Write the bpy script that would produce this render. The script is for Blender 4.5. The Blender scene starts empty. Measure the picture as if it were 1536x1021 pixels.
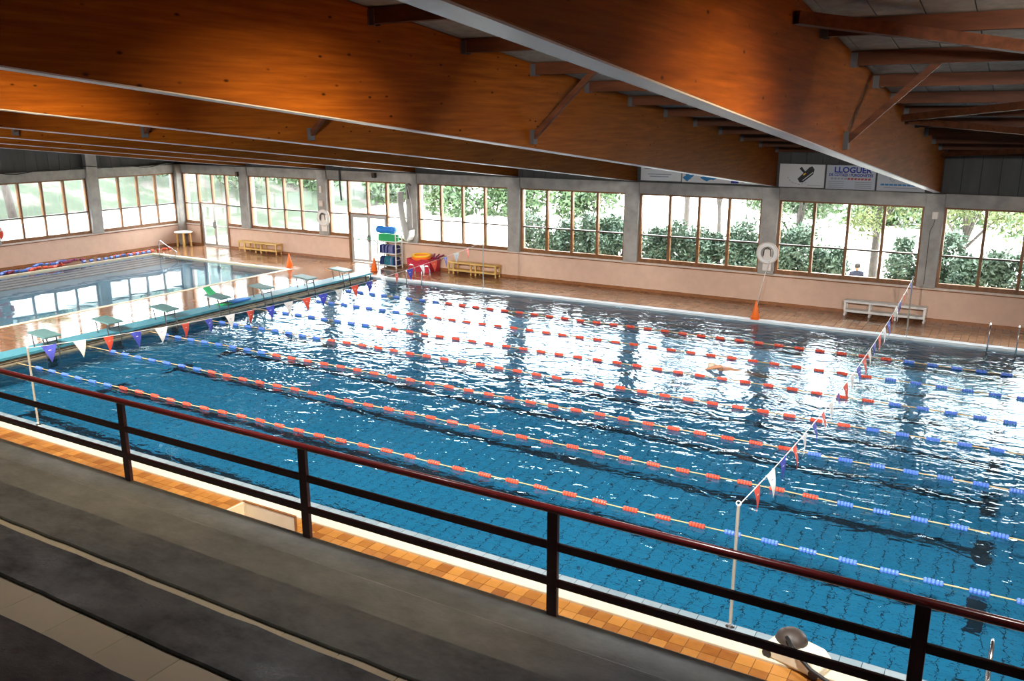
import bpy, math, random
from mathutils import Vector, Matrix
random.seed(7)
scene = bpy.context.scene
COL = scene.collection

# ------------------------------------------------------------------ camera, sky, exposure
cam_d = bpy.data.cameras.new('camera')
cam_d.sensor_width = 36.0
cam_d.lens = 1301.62 / 1536 * 36
cam_d.clip_end = 400
cam = bpy.data.objects.new('camera', cam_d)
COL.objects.link(cam)
YAW, PITCH = -0.5316, 0.2507
fw = Vector((math.sin(YAW) * math.cos(PITCH), math.cos(YAW) * math.cos(PITCH), -math.sin(PITCH)))
rt = Vector((math.cos(YAW), -math.sin(YAW), 0))
up = rt.cross(fw)
m = Matrix((rt, up, -fw)).transposed().to_4x4()
m.translation = Vector((22.605, -9.911, 6.350))
cam.matrix_world = m
scene.camera = cam

w = bpy.data.worlds.new('sky')
scene.world = w
w.use_nodes = True
bg = w.node_tree.nodes['Background']
bg.inputs['Color'].default_value = (0.93, 0.97, 1.0, 1)
bg.inputs['Strength'].default_value = 12.0

scene.view_settings.view_transform = 'Standard'
scene.view_settings.look = 'None'
scene.view_settings.gamma = 1
scene.view_settings.use_curve_mapping = False
scene.view_settings.exposure = 1.0
cy = scene.cycles
cy.max_bounces = 10
cy.diffuse_bounces = 5
cy.glossy_bounces = 5
cy.transmission_bounces = 8
cy.transparent_max_bounces = 32
cy.sample_clamp_indirect = 8.0
cy.use_denoising = True

# ------------------------------------------------------------------ materials
MATS = {}


def new_mat(name):
    mt = bpy.data.materials.new(name)
    mt.use_nodes = True
    MATS[name] = mt
    nt = mt.node_tree
    return mt, nt, nt.nodes['Principled BSDF']


def N(nt, kind, **kw):
    n = nt.nodes.new(kind)
    for k, v in kw.items():
        if k in n.inputs:
            n.inputs[k].default_value = v
        else:
            setattr(n, k, v)
    return n


def coords(nt, scale=(1, 1, 1)):
    g = N(nt, 'ShaderNodeNewGeometry')
    mp = N(nt, 'ShaderNodeMapping')
    mp.inputs['Scale'].default_value = scale
    nt.links.new(g.outputs['Position'], mp.inputs['Vector'])
    return mp.outputs['Vector']


def ramp(nt, fac, stops):
    r = N(nt, 'ShaderNodeValToRGB')
    els = r.color_ramp.elements
    while len(els) < len(stops):
        els.new(0.5)
    for e, (p, c) in zip(els, stops):
        e.position = p
        e.color = (*c, 1) if len(c) == 3 else c
    nt.links.new(fac, r.inputs['Fac'])
    return r.outputs['Color']


def pbr(name, col, rough=0.5, var=0.0, scale=3.0, stretch=(1, 1, 1), bump=0.0, metal=0.0, coat=0.0, spec=0.5):
    mt, nt, b = new_mat(name)
    b.inputs['Base Color'].default_value = (*col, 1)
    b.inputs['Roughness'].default_value = rough
    b.inputs['Metallic'].default_value = metal
    b.inputs['Coat Weight'].default_value = coat
    b.inputs['Coat Roughness'].default_value = 0.12
    b.inputs['Specular IOR Level'].default_value = spec
    if var or bump:
        v = coords(nt, stretch)
        n = N(nt, 'ShaderNodeTexNoise', Scale=scale, Detail=5.0, Roughness=0.6)
        nt.links.new(v, n.inputs['Vector'])
        if var:
            lo = [max(0, c * (1 - var)) for c in col]
            hi = [min(1, c * (1 + var)) for c in col]
            nt.links.new(ramp(nt, n.outputs['Fac'], [(0.3, lo), (0.7, hi)]), b.inputs['Base Color'])
        if bump:
            bp = N(nt, 'ShaderNodeBump', Strength=bump, Distance=0.02)
            nt.links.new(n.outputs['Fac'], bp.inputs['Height'])
            nt.links.new(bp.outputs['Normal'], b.inputs['Normal'])
    return mt


def wood_beam():
    mt, nt, b = new_mat('glulam')
    v = coords(nt, (1.2, 0.35, 7.0))
    n = N(nt, 'ShaderNodeTexNoise', Scale=2.2, Detail=6.0, Roughness=0.65)
    nt.links.new(v, n.inputs['Vector'])
    base = ramp(nt, n.outputs['Fac'], [(0.25, (0.12, 0.030, 0.002)), (0.5, (0.19, 0.052, 0.004)), (0.75, (0.27, 0.082, 0.007))])
    v2 = coords(nt, (1.0, 1.0, 2.2))
    vo = N(nt, 'ShaderNodeTexVoronoi', Scale=2.6)
    nt.links.new(v2, vo.inputs['Vector'])
    kn = ramp(nt, vo.outputs['Distance'], [(0.05, (0.15, 0.12, 0.1)), (0.12, (1, 1, 1))])
    mx = N(nt, 'ShaderNodeMix', data_type='RGBA', blend_type='MULTIPLY')
    mx.inputs['Factor'].default_value = 1
    nt.links.new(base, mx.inputs[6])
    nt.links.new(kn, mx.inputs[7])
    nt.links.new(mx.outputs[2], b.inputs['Base Color'])
    b.inputs['Roughness'].default_value = 0.55
    b.inputs['Specular IOR Level'].default_value = 0.05
    return mt


def glass_pane():
    mt, nt, b = new_mat('window_glass')
    nt.nodes.remove(b)
    out = nt.nodes['Material Output']
    tr = N(nt, 'ShaderNodeBsdfTransparent')
    tr.inputs['Color'].default_value = (0.97, 0.985, 0.98, 1)
    gl = N(nt, 'ShaderNodeBsdfGlossy')
    gl.inputs['Roughness'].default_value = 0.01
    fr = N(nt, 'ShaderNodeFresnel', IOR=1.25)
    mx = N(nt, 'ShaderNodeMixShader')
    nt.links.new(fr.outputs[0], mx.inputs[0])
    nt.links.new(tr.outputs[0], mx.inputs[1])
    nt.links.new(gl.outputs[0], mx.inputs[2])
    nt.links.new(mx.outputs[0], out.inputs['Surface'])
    return mt


def frosted_pane():
    mt, nt, b = new_mat('frosted_glass')
    nt.nodes.remove(b)
    out = nt.nodes['Material Output']
    tl = N(nt, 'ShaderNodeBsdfTranslucent')
    tl.inputs['Color'].default_value = (0.93, 0.96, 0.96, 1)
    tr = N(nt, 'ShaderNodeBsdfTransparent')
    tr.inputs['Color'].default_value = (0.9, 0.95, 0.95, 1)
    mx = N(nt, 'ShaderNodeMixShader')
    mx.inputs[0].default_value = 0.22
    nt.links.new(tl.outputs[0], mx.inputs[1])
    nt.links.new(tr.outputs[0], mx.inputs[2])
    nt.links.new(mx.outputs[0], out.inputs['Surface'])
    return mt


def water(name, waves, dist):
    """waves: list of (scale, stretch, weight)"""
    mt, nt, b = new_mat(name)
    nt.nodes.remove(b)
    out = nt.nodes['Material Output']
    tot = None
    for sc, st, wt in waves:
        v = coords(nt, st)
        n = N(nt, 'ShaderNodeTexNoise', Scale=sc, Detail=2.0, Roughness=0.5, Distortion=0.6)
        nt.links.new(v, n.inputs['Vector'])
        mu = N(nt, 'ShaderNodeMath', operation='MULTIPLY')
        mu.inputs[1].default_value = wt
        nt.links.new(n.outputs['Fac'], mu.inputs[0])
        if tot is None:
            tot = mu
        else:
            ad = N(nt, 'ShaderNodeMath', operation='ADD')
            nt.links.new(tot.outputs[0], ad.inputs[0])
            nt.links.new(mu.outputs[0], ad.inputs[1])
            tot = ad
    bp = N(nt, 'ShaderNodeBump', Strength=1.0, Distance=dist)
    nt.links.new(tot.outputs[0], bp.inputs['Height'])
    g = N(nt, 'ShaderNodeBsdfGlass', IOR=1.333, Roughness=0.0)
    g.inputs['Color'].default_value = (0.86, 0.97, 1.0, 1)
    nt.links.new(bp.outputs['Normal'], g.inputs['Normal'])
    nt.links.new(g.outputs[0], out.inputs['Surface'])
    return mt


def deck_tile_mat(name, c1, c2, grout, size, rough, wet=0.0):
    mt, nt, b = new_mat(name)
    v = coords(nt)
    br = N(nt, 'ShaderNodeTexBrick')
    br.offset = 0.0
    br.inputs['Color1'].default_value = (*c1, 1)
    br.inputs['Color2'].default_value = (*c2, 1)
    br.inputs['Mortar'].default_value = (*grout, 1)
    br.inputs['Scale'].default_value = 1.0
    br.inputs['Mortar Size'].default_value = 0.008
    br.inputs['Brick Width'].default_value = size
    br.inputs['Row Height'].default_value = size
    nt.links.new(v, br.inputs['Vector'])
    nt.links.new(br.outputs['Color'], b.inputs['Base Color'])
    n = N(nt, 'ShaderNodeTexNoise', Scale=0.9, Detail=4.0)
    nt.links.new(v, n.inputs['Vector'])
    rr = ramp(nt, n.outputs['Fac'], [(0.35, (rough - wet,) * 3), (0.65, (rough,) * 3)])
    nt.links.new(rr, b.inputs['Roughness'])
    b.inputs['Specular IOR Level'].default_value = 0.6
    return mt


def tile_mat(name, c1, c2, rough):
    """glazed tile, one tone per piece"""
    mt, nt, b = new_mat(name)
    oi = N(nt, 'ShaderNodeObjectInfo')
    v = coords(nt)
    n = N(nt, 'ShaderNodeTexNoise', Scale=9.0, Detail=3.0)
    nt.links.new(v, n.inputs['Vector'])
    ad = N(nt, 'ShaderNodeMath', operation='MULTIPLY_ADD')
    ad.inputs[1].default_value = 0.35
    nt.links.new(n.outputs['Fac'], ad.inputs[0])
    mu = N(nt, 'ShaderNodeMath', operation='MULTIPLY')
    mu.inputs[1].default_value = 0.7
    nt.links.new(oi.outputs['Random'], mu.inputs[0])
    nt.links.new(mu.outputs[0], ad.inputs[2])
    nt.links.new(ramp(nt, ad.outputs[0], [(0.1, c1), (0.9, c2)]), b.inputs['Base Color'])
    b.inputs['Roughness'].default_value = rough
    return mt


def concrete(name, c1, c2, rlo, rhi, scale=1.3):
    mt, nt, b = new_mat(name)
    v = coords(nt, (0.6, 1.0, 1.0))
    n = N(nt, 'ShaderNodeTexNoise', Scale=scale, Detail=9.0, Roughness=0.68)
    nt.links.new(v, n.inputs['Vector'])
    n2 = N(nt, 'ShaderNodeTexNoise', Scale=26.0, Detail=6.0, Roughness=0.7)
    nt.links.new(v, n2.inputs['Vector'])
    nt.links.new(ramp(nt, n.outputs['Fac'], [(0.3, c1), (0.7, c2)]), b.inputs['Base Color'])
    nt.links.new(ramp(nt, n.outputs['Fac'], [(0.35, (rhi,) * 3), (0.66, (rlo,) * 3)]), b.inputs['Roughness'])
    bp = N(nt, 'ShaderNodeBump', Strength=0.35, Distance=0.012)
    nt.links.new(n2.outputs['Fac'], bp.inputs['Height'])
    nt.links.new(bp.outputs['Normal'], b.inputs['Normal'])
    return mt


def hill_mat():
    mt, nt, b = new_mat('hill_ground')
    v = coords(nt, (1, 1, 1.6))
    n = N(nt, 'ShaderNodeTexNoise', Scale=0.55, Detail=7.0, Roughness=0.6)
    nt.links.new(v, n.inputs['Vector'])
    nt.links.new(ramp(nt, n.outputs['Fac'], [(0.38, (0.007, 0.016, 0.0045)), (0.50, (0.011, 0.021, 0.0065)), (0.56, (0.034, 0.03, 0.024)), (0.7, (0.05, 0.043, 0.035))]), b.inputs['Base Color'])
    b.inputs['Roughness'].default_value = 0.95
    return mt


def leaf_mat(name, c1, c2):
    mt, nt, b = new_mat(name)
    v = coords(nt)
    n = N(nt, 'ShaderNodeTexNoise', Scale=1.7, Detail=3.0)
    nt.links.new(v, n.inputs['Vector'])
    nt.links.new(ramp(nt, n.outputs['Fac'], [(0.3, c1), (0.7, c2)]), b.inputs['Base Color'])
    b.inputs['Roughness'].default_value = 0.6
    b.inputs['Transmission Weight'].default_value = 0.0
    return mt


M_GLULAM = wood_beam()
M_SHEEN = pbr('painted_window_sheen', (0.40, 0.38, 0.42), 0.4, 0.1, 3, (1, 0.3, 1))  # pale tone stands in for window light reflected on the beam undersides
M_PURLIN = pbr('dark_timber', (0.075, 0.024, 0.009), 0.6, 0.4, 3, (0.4, 3, 3), spec=0.2)
M_ROOF = pbr('roof_board', (0.27, 0.25, 0.21), 0.9, 0.2, 6)
M_STEEL = pbr('galvanised_steel', (0.06, 0.06, 0.063), 0.5)
M_CHROME = pbr('stainless_steel', (0.75, 0.75, 0.77), 0.18, metal=1.0)
M_POLE = pbr('grey_enamel', (0.36, 0.34, 0.30), 0.4)
M_RAIL = pbr('dark_red_paint', (0.105, 0.008, 0.010), 0.28, coat=0.4)
M_RAILDK = pbr('dark_maroon_paint', (0.045, 0.006, 0.008), 0.4)
M_PEACH = pbr('peach_plaster', (0.70, 0.485, 0.37), 0.8, 0.06, 2.5)
M_CREAMW = pbr('cream_plaster', (0.78, 0.72, 0.66), 0.8, 0.05, 2)
M_CONC = pbr('grey_concrete', (0.36, 0.345, 0.32), 0.85, 0.2, 2.4, bump=0.2)
M_CLAD = pbr('dark_grey_board', (0.075, 0.077, 0.076), 0.8, 0.2, 2, (1, 1, 0.3))
M_FRAME = pbr('window_timber', (0.22, 0.09, 0.028), 0.45, 0.3, 5, (1, 1, 0.5))
M_FRAMEDK = pbr('window_bar', (0.06, 0.032, 0.016), 0.5, 0.2, 5)
M_ALU = pbr('door_aluminium', (0.5, 0.48, 0.45), 0.4, metal=0.3)
M_BLACK = pbr('black_plastic', (0.012, 0.012, 0.013), 0.5)
M_SILL = pbr('stone_sill', (0.66, 0.56, 0.49), 0.6, 0.1, 5)
M_SKIRT = pbr('brown_skirting_tile', (0.30, 0.12, 0.045), 0.35, 0.2, 5)
M_GLASS = glass_pane()
M_FROST = frosted_pane()
M_WATER = water('pool_water', [(0.6, (1, 1, 1), 0.5), (2.0, (0.8, 1.3, 1), 0.50), (5.0, (0.8, 1.3, 1), 0.17)], 0.058)
M_WATER2 = water('calm_water', [(0.5, (1, 1, 1), 0.5), (2.0, (1, 1, 1), 0.04)], 0.02)
M_PTILE = tile_mat('pool_tile', (0.015, 0.205, 0.375), (0.025, 0.26, 0.44), 0.4)
M_PGROUT = pbr('pool_grout', (0.004, 0.035, 0.065), 0.8)
M_PLINE = pbr('navy_tile', (0.004, 0.016, 0.03), 0.4)
M_PWALL = pbr('pool_wall_tile', (0.03, 0.18, 0.29), 0.4, 0.06, 6)
M_STEPT = pbr('step_tile', (0.34, 0.40, 0.45), 0.5, 0.06, 3)
M_SHAL = pbr('shallow_tile', (0.16, 0.30, 0.40), 0.5, 0.06, 3)
M_DECK = deck_tile_mat('deck_tile', (0.36, 0.185, 0.095), (0.27, 0.125, 0.06), (0.13, 0.07, 0.045), 0.21, 0.24, 0.14)
M_DECKWET = deck_tile_mat('wet_deck_tile', (0.33, 0.165, 0.085), (0.25, 0.115, 0.055), (0.13, 0.07, 0.045), 0.21, 0.12, 0.07)
M_OTILE = tile_mat('ochre_tile', (0.22, 0.07, 0.014), (0.46, 0.205, 0.045), 0.3)
M_OGROUT = pbr('tile_grout', (0.20, 0.10, 0.045), 0.8)
M_KERB = pbr('cream_kerb', (0.70, 0.62, 0.46), 0.5, 0.04, 4)
M_COPING = tile_mat('pale_grey_tile', (0.20, 0.27, 0.31), (0.28, 0.35, 0.39), 0.3)
M_COPING2 = pbr('white_wet_coping', (0.66, 0.72, 0.75), 0.2, 0.05, 5)
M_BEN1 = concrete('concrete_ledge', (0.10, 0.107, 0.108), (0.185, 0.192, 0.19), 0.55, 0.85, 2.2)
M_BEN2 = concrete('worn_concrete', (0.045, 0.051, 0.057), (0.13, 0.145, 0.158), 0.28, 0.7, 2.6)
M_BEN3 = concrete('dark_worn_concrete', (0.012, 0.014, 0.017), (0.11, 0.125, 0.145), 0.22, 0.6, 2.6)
M_STILE = tile_mat('cream_floor_tile', (0.36, 0.35, 0.30), (0.44, 0.42, 0.36), 0.5)
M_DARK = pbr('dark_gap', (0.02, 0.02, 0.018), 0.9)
M_TEAL = pbr('teal_grating', (0.07, 0.28, 0.36), 0.5, 0.1, 8)
M_TEAL2 = pbr('grey_green_block', (0.12, 0.235, 0.235), 0.5, 0.08, 6)
M_BEIGE = pbr('beige_gutter_tile', (0.45, 0.38, 0.27), 0.5, 0.15, 5)
M_ROPE = pbr('tan_rope', (0.56, 0.42, 0.20), 0.6)
M_RED = pbr('red_float', (0.75, 0.10, 0.055), 0.4)
M_BLUE = pbr('blue_float', (0.10, 0.22, 0.72), 0.4)
M_FRED = pbr('red_flag', (0.75, 0.085, 0.04), 0.6)
M_FBLUE = pbr('blue_flag', (0.05, 0.07, 0.48), 0.6)
M_WHITE = pbr('white_paint', (0.82, 0.82, 0.80), 0.45)
M_YWOOD = pbr('yellow_pine', (0.72, 0.46, 0.15), 0.45, 0.1, 5, (0.4, 2, 2))
M_ORANGE = pbr('orange_plastic', (0.95, 0.17, 0.015), 0.45)
M_YELLOW = pbr('yellow_plastic', (0.95, 0.55, 0.03), 0.45)
M_CRIM = pbr('crimson_plastic', (0.50, 0.02, 0.05), 0.45)
M_GREEN = pbr('green_foam', (0.02, 0.42, 0.14), 0.6)
M_NAVY = pbr('navy_foam', (0.012, 0.03, 0.15), 0.6)
M_TEALF = pbr('teal_foam', (0.02, 0.22, 0.32), 0.6)
M_LILAC = pbr('lilac_foam', (0.22, 0.22, 0.48), 0.6)
M_SKYB = pbr('bright_blue_foam', (0.03, 0.25, 0.80), 0.5)
M_SKIN = pbr('skin', (0.62, 0.30, 0.17), 0.5)
M_HAIR = pbr('dark_hair', (0.02, 0.014, 0.01), 0.6)
M_NAVYCL = pbr('navy_cloth', (0.02, 0.025, 0.05), 0.8)
M_SAND = pbr('pale_ground', (0.62, 0.58, 0.50), 0.95, 0.12, 0.6)
M_HILL = hill_mat()
M_LEAF1 = leaf_mat('oleander_leaf', (0.042, 0.078, 0.052), (0.095, 0.155, 0.095))
M_LEAF2 = leaf_mat('yellow_green_leaf', (0.04, 0.075, 0.014), (0.105, 0.12, 0.022))
M_LEAF3 = leaf_mat('mid_green_leaf', (0.024, 0.052, 0.02), (0.05, 0.09, 0.03))
M_BARK = pbr('bark', (0.05, 0.041, 0.035), 0.9, 0.3, 6)
M_BANNER = pbr('white_banner', (0.72, 0.72, 0.72), 0.6)
M_BANNER2 = pbr('pale_grey_banner', (0.50, 0.53, 0.58), 0.6)
M_INKB = pbr('blue_ink', (0.015, 0.03, 0.30), 0.6)
M_INKR = pbr('red_ink', (0.45, 0.05, 0.05), 0.6)
M_INKC = pbr('cyan_ink', (0.02, 0.20, 0.45), 0.6)
M_INKG = pbr('grey_ink', (0.32, 0.33, 0.37), 0.6)
M_MAROON = pbr('maroon_foam', (0.22, 0.02, 0.07), 0.6)
M_CREAMBOX = pbr('cream_panel', (0.80, 0.74, 0.58), 0.5, 0.04, 3)
M_MOTOR = pbr('dark_motor', (0.045, 0.032, 0.026), 0.5)


# ------------------------------------------------------------------ mesh building
class MB:
    def __init__(s):
        s.v, s.f = [], []

    def add(s, vs, fs):
        o = len(s.v)
        s.v += [tuple(p) for p in vs]
        s.f += [tuple(i + o for i in f) for f in fs]
        return s

    def box(s, x0, x1, y0, y1, z0, z1):
        vs = [(x, y, z) for z in (z0, z1) for y in (y0, y1) for x in (x0, x1)]
        return s.add(vs, [(0, 2, 3, 1), (4, 5, 7, 6), (0, 1, 5, 4), (2, 6, 7, 3), (0, 4, 6, 2), (1, 3, 7, 5)])

    def bar(s, a, b, w, h, upv=(0, 0, 1)):
        """rectangular bar from a to b"""
        a, b = Vector(a), Vector(b)
        d = (b - a).normalized()
        u = Vector(upv)
        r = d.cross(u)
        if r.length < 1e-4:
            r = d.cross(Vector((1, 0, 0)))
        r.normalize()
        u = r.cross(d)
        vs = []
        for p in (a, b):
            for i, j in ((-1, -1), (1, -1), (1, 1), (-1, 1)):
                vs.append(p + r * (i * w / 2) + u * (j * h / 2))
        return s.add(vs, [(0, 1, 2, 3), (7, 6, 5, 4), (0, 4, 5, 1), (1, 5, 6, 2), (2, 6, 7, 3), (3, 7, 4, 0)])

    def tube(s, pts, r, n=8, rs=None):
        pts = [Vector(p) for p in pts]
        rings = []
        prev = None
        for i, p in enumerate(pts):
            d = (pts[min(i + 1, len(pts) - 1)] - pts[max(i - 1, 0)]).normalized()
            if prev is None:
                a = d.cross(Vector((0, 0, 1)))
                if a.length < 1e-3:
                    a = d.cross(Vector((1, 0, 0)))
            else:
                a = prev - d * prev.dot(d)
            a.normalize()
            prev = a
            b = d.cross(a)
            rr = rs[i] if rs else r
            rings.append([p + a * (rr * math.cos(t)) + b * (rr * math.sin(t)) for t in [2 * math.pi * k / n for k in range(n)]])
        vs = [q for g in rings for q in g]
        fs = []
        for i in range(len(pts) - 1):
            for k in range(n):
                fs.append((i * n + k, i * n + (k + 1) % n, (i + 1) * n + (k + 1) % n, (i + 1) * n + k))
        fs.append(tuple(range(n))[::-1])
        fs.append(tuple((len(pts) - 1) * n + k for k in range(n)))
        return s.add(vs, fs)

    def lathe(s, prof, c=(0, 0, 0), n=16, axis='z'):
        vs, fs = [], []
        for r, h in prof:
            for k in range(n):
                t = 2 * math.pi * k / n
                p = (r * math.cos(t), r * math.sin(t), h)
                if axis == 'x':
                    p = (h, p[0], p[1])
                elif axis == 'y':
                    p = (p[0], h, p[1])
                vs.append((p[0] + c[0], p[1] + c[1], p[2] + c[2]))
        for i in range(len(prof) - 1):
            for k in range(n):
                fs.append((i * n + k, i * n + (k + 1) % n, (i + 1) * n + (k + 1) % n, (i + 1) * n + k))
        fs.append(tuple(range(n))[::-1])
        fs.append(tuple((len(prof) - 1) * n + k for k in range(n)))
        return s.add(vs, fs)

    def torus(s, c, R, r, axis='z', n=28, k=10, flat=1.0):
        vs, fs = [], []
        for i in range(n):
            t = 2 * math.pi * i / n
            for j in range(k):
                q = 2 * math.pi * j / k
                a = R + r * math.cos(q)
                p = (a * math.cos(t), a * math.sin(t), r * flat * math.sin(q))
                if axis == 'y':
                    p = (p[0], p[2], p[1])
                elif axis == 'x':
                    p = (p[2], p[0], p[1])
                vs.append((p[0] + c[0], p[1] + c[1], p[2] + c[2]))
        for i in range(n):
            for j in range(k):
                fs.append((i * k + j, ((i + 1) % n) * k + j, ((i + 1) % n) * k + (j + 1) % k, i * k + (j + 1) % k))
        return s.add(vs, fs)

    def prism(s, poly, a, b, axis='x'):
        """extrude a 2D polygon along an axis from a to b; poly is (y,z) for x, (x,z) for y, (x,y) for z"""
        def P(q, h):
            return {'x': (h, q[0], q[1]), 'y': (q[0], h, q[1]), 'z': (q[0], q[1], h)}[axis]
        n = len(poly)
        vs = [P(q, a) for q in poly] + [P(q, b) for q in poly]
        fs = [tuple(range(n)), tuple(range(2 * n - 1, n - 1, -1))]
        fs += [(i, i + n, (i + 1) % n + n, (i + 1) % n) for i in range(n)]
        return s.add(vs, fs)

    def mesh(s, name, mat, loc=(0, 0, 0), smooth=False):
        me = bpy.data.meshes.new(name)
        lx, ly, lz = loc
        me.from_pydata([(x - lx, y - ly, z - lz) for x, y, z in s.v], [], s.f)
        if mat:
            me.materials.append(mat)
        if smooth:
            me.polygons.foreach_set('use_smooth', [True] * len(me.polygons))
        me.update()
        return me

    def build(s, name, mat, parent=None, loc=(0, 0, 0), smooth=False, recalc=True):
        me = s.mesh(name, mat, loc, smooth)
        if recalc:
            import bmesh
            bm = bmesh.new()
            bm.from_mesh(me)
            bmesh.ops.recalc_face_normals(bm, faces=bm.faces)
            bm.to_mesh(me)
            bm.free()
        o = bpy.data.objects.new(name, me)
        o.location = loc
        COL.objects.link(o)
        if parent:
            o.parent = parent
        return o


def bevel(o, wdt, seg=2):
    md = o.modifiers.new('bevel', 'BEVEL')
    md.width = wdt
    md.segments = seg
    md.limit_method = 'ANGLE'
    return o


def place(name, me, loc, parent=None, rot=(0, 0, 0)):
    o = bpy.data.objects.new(name, me)
    o.location = loc
    o.rotation_euler = rot
    COL.objects.link(o)
    if parent:
        o.parent = parent
    return o


def tag(o, label, cat, group=None, kind=None):
    if label:
        o['label'] = label
    if cat:
        o['category'] = cat
    if group:
        o['group'] = group
    if kind:
        o['kind'] = kind
    return o


def struct(o):
    o['kind'] = 'structure'
    return o


def empty(name, loc=(0, 0, 0), rz=0.0):
    o = bpy.data.objects.new(name, None)
    o.location = loc
    o.rotation_euler = (0, 0, rz)
    o.empty_display_size = 0.2
    COL.objects.link(o)
    return o


def copy_tree(o, parent=None):
    c = o.copy()
    COL.objects.link(c)
    c.parent = parent
    for ch in list(o.children):
        copy_tree(ch, c)
    return c


def box_obj(name, mat, x0, x1, y0, y1, z0, z1, parent=None, loc=(0, 0, 0), bev=0):
    o = MB().box(x0, x1, y0, y1, z0, z1).build(name, mat, parent, loc)
    if bev:
        bevel(o, bev)
    return o


# ------------------------------------------------------------------ key dimensions (metres)
YW = 20.5            # glass plane of the long glazed wall
XL = -15.1           # glass plane of the end wall
XR = 30.33           # unseen end wall
YB = -13.2           # wall behind the stands
SP = 5.0848          # bay width
colx = lambda i: -0.184 + SP * i
roof_z = lambda y: 7.62 - 0.107 * y
beam_z = lambda y: 6.20 - 0.1025 * y
ZG0, ZG1 = 1.25, 3.60
ZT = 2.13
LINT = (3.66, 4.07)
PX0, PX1, PY0, PY1 = -0.35, 25.0, 0.14, 17.75     # main basin
WZ = -0.07
DEPTH = 1.95
SX0, SX1, SY0, SY1 = -13.5, -4.7, 1.5, 17.2      # shallow basin

# ------------------------------------------------------------------ deck
fl = MB()


def deck_rect(x0, x1, y0, y1):
    fl.box(x0, x1, y0, y1, -0.25, 0.0)


deck_rect(XL - 0.3, XR, PY1 + 0.28, YW + 0.1)          # along the glazing
deck_rect(XL - 0.3, -0.95, SY1 + 0.2, PY1 + 0.28)
deck_rect(XL - 0.3, SX0 - 0.2, -2.4, SY1 + 0.2)
deck_rect(SX0 - 0.2, SX1 + 0.2, -2.4, SY0 - 0.2)
deck_rect(PX1 + 0.28, XR, -2.4, PY1 + 0.28)
floor = struct(fl.build('floor', M_DECK))
box_obj('wet_deck', M_DECKWET, SX1 + 0.2, -0.95, -2.4, SY1 + 0.2, -0.25, 0.0, floor)            # between the basins
deck_near = MB().box(-0.95, PX1 + 0.28, -2.4, -0.44, -0.25, -0.012).build('tile_bed', M_OGROUT, floor)
TS = 0.21
tile_me = MB().box(-TS / 2 + 0.004, TS / 2 - 0.004, -TS / 2 + 0.004, TS / 2 - 0.004, -0.012, 0.0).mesh('tile', M_OTILE)
for r in range(3):
    for k in range(86):
        place('tile', tile_me, (4.2 + k * TS, -0.545 - r * TS, 0.0), floor)
rest = MB()
for r in range(9):
    for k in range(125):
        x = -0.84 + k * TS
        if r < 3 and 4.2 - 0.05 < x < 4.2 + 85.5 * TS:
            continue
        y = -0.545 - r * TS
        rest.box(x - 0.101, x + 0.101, y - 0.101, y + 0.101, -0.012, 0.0)
rest.build('tile_field', M_OTILE, floor, recalc=False)['kind'] = 'stuff'
bevel(box_obj('kerb', M_KERB, -0.95, PX1 + 0.28, -0.44, -0.03, -0.2, 0.03, floor), 0.01)
# coping of the main basin
CS = 0.2548
cop_me = MB().box(-CS / 2 + 0.004, CS / 2 - 0.004, -0.085, 0.085, -0.06, 0.0).mesh('coping_tile', M_COPING)
for k in range(82):
    place('coping_tile', cop_me, (3.0 + CS / 2 + k * CS, 0.056, 0.0), floor)
cp = MB().box(-0.3, 2.99, -0.03, PY0, -0.06, 0.0).box(3.0 + 82 * CS, PX1 + 0.28, -0.03, PY0, -0.06, 0.0)
cp.box(-0.3, PX1 + 0.28, -0.03, PY0 - 0.01, -0.25, -0.062)
MB().box(-0.95, PX1 + 0.28, PY1, PY1 + 0.28, -0.25, 0.0).box(PX1, PX1 + 0.28, PY0, PY1, -0.25, 0.0).build('pale_coping', M_COPING2, floor)
cp.build('basin_coping', M_COPING, floor)
sc_ = MB()
sc_.box(SX0 - 0.2, SX0, SY0 - 0.2, SY1 + 0.2, -0.25, 0.012).box(SX1, SX1 + 0.2, SY0 - 0.2, SY1 + 0.2, -0.25, 0.012)
sc_.box(SX0, SX1, SY1, SY1 + 0.2, -0.25, 0.012).box(SX0, SX1, SY0 - 0.2, SY0, -0.25, 0.012)
sc_.build('shallow_coping', M_KERB, floor)

# ------------------------------------------------------------------ main basin
basin = struct(MB().box(PX0 - 0.2, PX1 + 0.2, PY0 - 0.2, PY1 + 0.2, -DEPTH - 0.2, -DEPTH - 0.006).build('pool_basin', M_PGROUT))
bw = MB()
bw.box(PX0 - 0.2, PX0, PY0 - 0.2, PY1 + 0.2, -DEPTH - 0.1, -0.02).box(PX1, PX1 + 0.2, PY0 - 0.2, PY1 + 0.2, -DEPTH - 0.1, -0.25)
bw.box(PX0, PX1, PY0 - 0.2, PY0, -DEPTH - 0.1, -0.255).box(PX0, PX1, PY1, PY1 + 0.2, -DEPTH - 0.1, -0.255)
bw.build('basin_wall', M_PWALL, basin)
TX, TY = 0.27, 0.225
pt_me = MB().box(-TX / 2 + 0.009, TX / 2 - 0.009, -TY / 2 + 0.007, TY / 2 - 0.007, -0.006, 0.0).mesh('tile', M_PTILE)
nx, ny = int((PX1 - PX0) / TX), int((PY1 - PY0) / TY)
restp = MB()
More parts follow.
